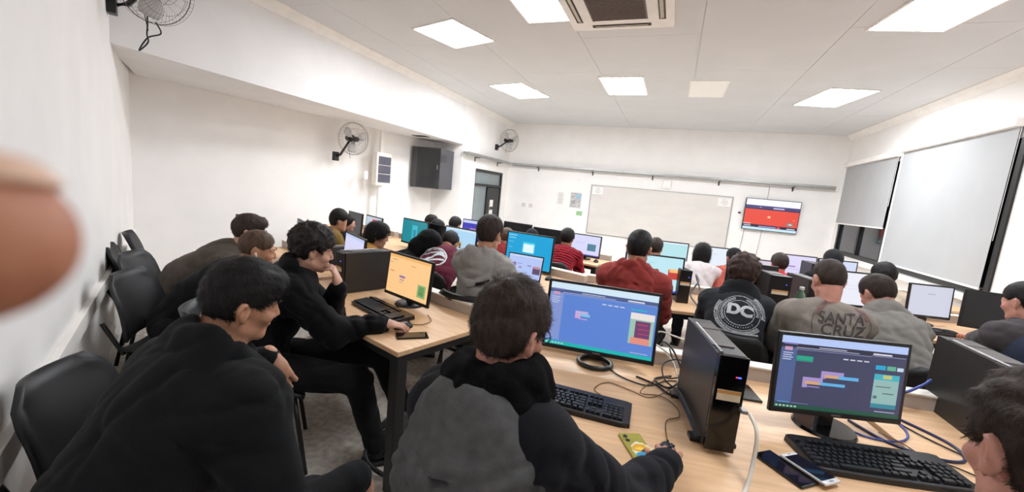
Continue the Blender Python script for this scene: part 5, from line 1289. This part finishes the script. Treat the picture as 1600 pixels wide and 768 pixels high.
# right group
PQ = person('broad boy in brick red hoodie seen from behind', (-0.187, 3.03, 1.215), -6, -8, hp=10, s=1.0, cell=0.0102, skin='warm', hair=near_hair('fade', HB, t=.020, side=.005, amp=.003, strands=7000, slen=.015, swid=.0008), top=(RED, 'hoodie'), trousers=JEANB, hood=dict(m=RED, size=1.22, amp=.011), seed=51, infl=.026, foldamp=.010, width=1.10)
person('man with dark hair just beyond the brick red hoodie', (-0.12, 4.72, 1.06), -5, -5, hp=8, s=.92, cell=0.013, skin='warm', hair=near_hair('short', HBR, t=.014, side=.008), top=(DKGREY, 'jacket'), trousers=JEAN, seed=52)
person('girl in white top with very long black hair, from behind', (0.355, 4.80, 1.06), -8, -8, hp=8, s=.92, cell=0.0115, skin='light', hair=near_hair('long', HB, t=.014, side=.012, amp=.003), top=(WHT, 'top'), trousers=JEAN, seed=53)
person('person with shaved head and black cap, beyond the emblem hoodie', (0.665, 4.87, 1.045), -10, 25, hp=8, s=.9, cell=0.012, skin='tan', hair=near_hair('cap', fabric('black_cap', (40, 40, 42)), t=.016, side=.004, amp=0, nape=-.03), top=(fabric('coral_top', (190, 96, 84)), 'top'), seed=54, legs=False)
PU = person('curly haired boy in dark hoodie with round white back emblem', (0.500, 3.12, 1.130), -10, -20, hp=14, s=.97, cell=0.0102, skin='pink', hair=near_hair('curly', hairm('curly_brown', (62, 44, 38)), t=.024, side=.016, amp=.008, freq=90, strands=5000, slen=.016, swid=.001), top=(fabric('washed_black_hoodie', (44, 46, 50)), 'hoodie'), trousers=JEANB, hood=dict(m=fabric('washed_black_hood', (30, 31, 34)), size=1.1, amp=.009), seed=55, infl=.026, foldamp=.005)
person('person in red shirt with white shoulder band, at the back right', (1.10, 4.95, 1.045), 0, 8, hp=8, s=.92, cell=0.0115, skin='pink', hair=near_hair('short', HBR, t=.014, side=.009), top=(fabric('red_shirt', (190, 40, 50)), 'shirt'), trousers=JEAN, seed=56)
PW = person('man in warm grey sweatshirt with large round back print, short faded hair', (0.897, 2.87, 1.200), -2, 14, hp=22, s=.98, cell=0.0100, skin='pink', hair=near_hair('fade', HBR, t=.010, side=.001, amp=.0015, strands=7000, slen=.009, swid=.0008), top=(GREYT, 'sweatshirt'), trousers=JEAN, seed=57, infl=.020, foldamp=.006, width=1.06, lvl=True)
person('person in black cap beyond the man with the round back print', (1.60, 5.12, 1.13), -5, 0, hp=8, s=.98, cell=0.0125, skin='warm', hair=near_hair('cap', fabric('black_cap', (40, 40, 42)), t=.014, side=.012, amp=0), top=(BLKC, 'hoodie'), seed=58, legs=False)
PY = person('man in plain grey hoodie bent forward over the desk', (1.285, 3.25, 1.112), 12, 24, hp=34, s=.98, cell=0.0102, skin='pink', hair=near_hair('short', HBR, t=.014, side=.007, amp=.003, strands=7000, slen=.015, swid=.0008), top=(GREYS, 'hoodie'), trousers=JEANB, hood=dict(m=GREYS, size=1.15, amp=.006), seed=59, infl=.024, width=1.05, lean_max=52, lvl=True, hump=.02)
person('person with black hair and beige jacket under the large blind', (1.93, 4.86, 1.07), -5, 10, hp=10, s=1.0, cell=0.0115, skin='warm', hair=near_hair('short', HB, t=.022, side=.016, amp=.004), top=(BEIGE, 'jacket'), seed=60, legs=False)
PAA = person('man in navy vest over grey sleeves at the right edge, typing', (2.16, 3.58, 1.15), 12, 28, hp=14, s=1.05, cell=0.0105, skin='pink', hair=near_hair('fade', HB, t=.012, side=.006, amp=.002), top=(fabric('grey_sleeves', (70, 66, 68)), 'sweater'), trousers=JEAN, seed=61, infl=.022, width=1.05,
    hands={'L': dict(at=(2.17, 3.96, .80)), 'R': dict(at=(2.40, 4.0, .80))}, lvl=True)
# navy vest over the sleeves
f = Field(PAA['hip'] - A3((.3, .3, .15)), PAA['nb'] + A3((.3, .3, .12)), .012)
for t_, r_ in ((.0, (.20, .165, .13)), (.32, (.188, .155, .16)), (.66, (.205, .150, .19)), (.84, (.16, .128, .10))): f.add(ell(PAA['lerp'](t_) if t_ else PAA['hip'], r_, PAA['Rl']), .04)
f.add(cone(PAA['nb'] + A3((-.03, 0, -.01)), PAA['nb'] + A3((.03, 0, -.01)), .085, .085), .03)
f.noise(folds(20, 5, False), .006); link('vest', f.mesh('vest', 1), NAVY, PAA['body'])

# striped sweater bands: rows of thin dark knitted rings thrown onto the sweater
DK = fabric('black_stripe', (30, 22, 26))
emblem(PP, 'stripes', [(DK, lambda u, v: (v * 7.5) % 1.0 < 0.36)], 0.25, .62, 0.006, dz=-.02, shift=.003)
# back prints
WPR = mat('white_print', (196, 200, 204), 0.8, noise=0.10, nscale=80)
dc = text_tris('DC', 0.62, 0.035); ringt = ring_marks(.80, .97, 34, .62, 200, 340, 1)
def circ(r0, r1): return lambda u, v: r0 < math.hypot(u, v) < r1
emblem(PU, 'back_emblem', [(WPR, in_text(dc, 1, 1, 0, .10, sx=1.05, sy=1.0)), (WPR, ring_marks(.80, .95, 52, .6, 150, 330, 2)), (WPR, ring_marks(.80, .95, 52, .6, 0, 60, 4)), (WPR, circ(.745, .765)), (WPR, circ(.53, .55)), (WPR, ring_marks(.60, .70, 44, .55, 0, 75, 5)), (WPR, ring_marks(.60, .70, 44, .55, 110, 215, 6)), (WPR, ring_marks(.62, .66, 14, .3, 215, 330, 7))], 0.152, .70, 0.0025, dz=-.01, dx=.02, label='round white back emblem with two bold letters')
INKD = mat('dark_print', (74, 70, 70), 0.8, noise=0.15, nscale=80); INKR = mat('maroon_print', (120, 78, 80), 0.8, noise=0.15, nscale=80)
t1 = text_tris('SANTA', 0.46, 0.006); t2 = text_tris('CRUZ', 0.50, 0.006)
emblem(PW, 'back_print', [(INKD, in_text(t1, 1, 1, -.02, .27, rot=.05, sx=1.05, sy=1.25, shear=.15)), (INKD, in_text(t2, 1, 1, .06, -.17, rot=.05, sx=1.1, sy=1.2, shear=.15)), (INKD, lambda u, v: abs(v - .05 - .05 * u) < .012 and -.75 < u < .65 and not (-.6 < u < .5)),
    (INKR, ring_marks(.82, .93, 40, .6, 20, 160, 8)), (INKR, ring_marks(.74, .86, 22, .62, 235, 320, 9)), (INKD, lambda u, v: .955 < math.hypot(u, v) < .975 and v < .3), (INKR, lambda u, v: .95 < math.hypot(u, v) < .975 and v >= .3), (INKR, lambda u, v: .68 < math.hypot(u, v) < .70 and v < -.35)], 0.142, .80, 0.0026, dx=.05, dz=.035, label='large faded round back print with two words')
emblem(PI, 'back_emblem', [(WPR, circ(.88, .98)), (WPR, lambda u, v: math.hypot(u, v) < .86 and (abs(v - .35 * math.sin(u * 3.2)) < .13 or abs(v - .42 - .2 * u) < .06 or abs(v + .40 - .3 * u) < .09)), (WPR, ring_marks(.70, .82, 20, .6, 20, 160, 12))], 0.125, .50, 0.005, dx=-.02, label='round white swirl print')
for q_ in (-1, 1): emblem(PM, 'back_mark', [(BLKP, lambda u, v: abs(v - .3 * u * u) < .09 and .35 < u * q_ < .95)], 0.14, .70, 0.004, dz=-.02, shift=.006, label='short dark mark across the upper back')
# red and white shoulder band
for o in list(COL.objects):
    if o.type == 'MESH' and o.parent and o.name.startswith('shirt') and 'red shirt' in (o.parent.get('label') or ''):
        emblem(dict(top=o, Rl=np.eye(3), bk=A3((0, -1, 0)), lerp=lambda t: A3((0, 0.10, .845))), 'white_band', [(PAPER, lambda u, v: v < .10 - .5 * u * u and v > -.35 - .5 * u * u)], 0.22, 0, 0.008, shift=.004)
# collar of the sweatshirt
MB().tube([PW['nb'] + A3((math.cos(t_) * .078, math.sin(t_) * .075 + .005, .015 + .01 * math.sin(t_))) for t_ in [2 * math.pi * k / 24 for k in range(24)]], .014, 8, closed=True).build('collar', fabric('navy_collar', (52, 60, 88)), PW['body'], smooth=True)

# fingertip of the photographer, close to the lens
C0 = Vector((0, 0, EYE))
def near(px, py, d): return C0 + (rt * ((px - 800) / FPX) - up * ((py - 384) / FPX) + fwd) * d
tip = near(-92, 368, 0.046)
ax_ = (-rt * 1.0 - up * 0.05 - fwd * 0.1).normalized(); dn = (-up).normalized()
f = Field((-.05, -.02, -.02), (.02, .02, .02), .0008)
f.add(cone((0, 0, 0), (-.02, 0, 0), .0092, .0098), .004); f.add(cone((-.02, 0, 0), (-.045, 0, 0), .0098, .0105), .004); f.add(ell((.002, 0, -.001), (.0095, .0088, .0088)), .004)
fg = link('fingertip', f.mesh('fingertip', 2), mat('fingertip_skin', (176, 118, 90), 0.6, rgb2=(160, 98, 72), nscale=120), None, tip)
yv = ax_ * -1; zv = (up - yv * up.dot(yv)).normalized(); xv = yv; y2 = zv.cross(xv)
fg.rotation_euler = Matrix((xv, y2, zv)).transposed().to_euler()
tag(fg, 'blurred fingertip of the photographer at the left photo edge', 'finger')
f = Field((-.012, -.012, .0), (.02, .012, .016), .0007)
f.add(ell((.0035, 0, .0055), (.0072, .0068, .0042)), .002); f.add(ell((.003, 0, -.0005), (.0092, .0085, .0085)), .001, 's')
link('fingernail', f.mesh('fingernail', 1), mat('nail', (214, 176, 150), 0.35, noise=0.04, nscale=80), fg)

# chairs, placed where the photo shows them
for info, lab, m_, rim in ((P1, 'black chair under the boy with the black scarf', CHAIRM, False), (PA, 'black chair under the boy in black fleece', CHAIRM, False), (PB, 'black chair under the curly haired boy in profile', CHAIRM, False), (PBB, 'black chair under the man at the right photo edge', CHAIRM, False),
    (PC, 'dark chair under the man with the earbud', CHAIRG, False), (PD, 'dark chair under the man with glasses', CHAIRG, False), (PI, 'dark chair under the maroon hoodie', CHAIRG, False), (PM, 'black chair under the light grey hoodie', CHAIRM, False), (PP, 'dark chair under the striped sweater', CHAIRG, False),
    (PQ, 'black chair under the brick red hoodie', CHAIRM, False), (PU, 'black chair with light top edge under the hoodie with the emblem', CHAIRM, True), (PW, 'black chair under the warm grey sweatshirt', CHAIRM, False), (PY, 'black chair under the plain grey hoodie', CHAIRM, False), (PAA, 'black chair under the man in the navy vest', CHAIRM, False)):
    b = info['body']; a = b.rotation_euler.z
    k_ = 0.02
    chair(b.location.x - math.sin(a) * k_, b.location.y + math.cos(a) * k_, math.degrees(a), lab, m_, 'chairs in use at the desks', rim)
wn = -math.degrees(math.atan2(0.4985, 0.8669))
chair(-3.66, 1.95, wn, 'empty black chair backed against the rear wall, nearer one', CHAIRM, 'empty chairs against the rear wall')
chair(-4.22, 2.34, wn, 'empty black chair backed against the rear wall, further one', CHAIRG, 'empty chairs against the rear wall')
chair(-1.50, 0.80, -52, 'empty black chair at the lower left corner of the photo', CHAIRM, 'empty chairs against the rear wall')
chair(-2.72, 3.02, -20, 'empty dark chair in the second row left of the girl in mustard', CHAIRG, 'chairs in use at the desks')
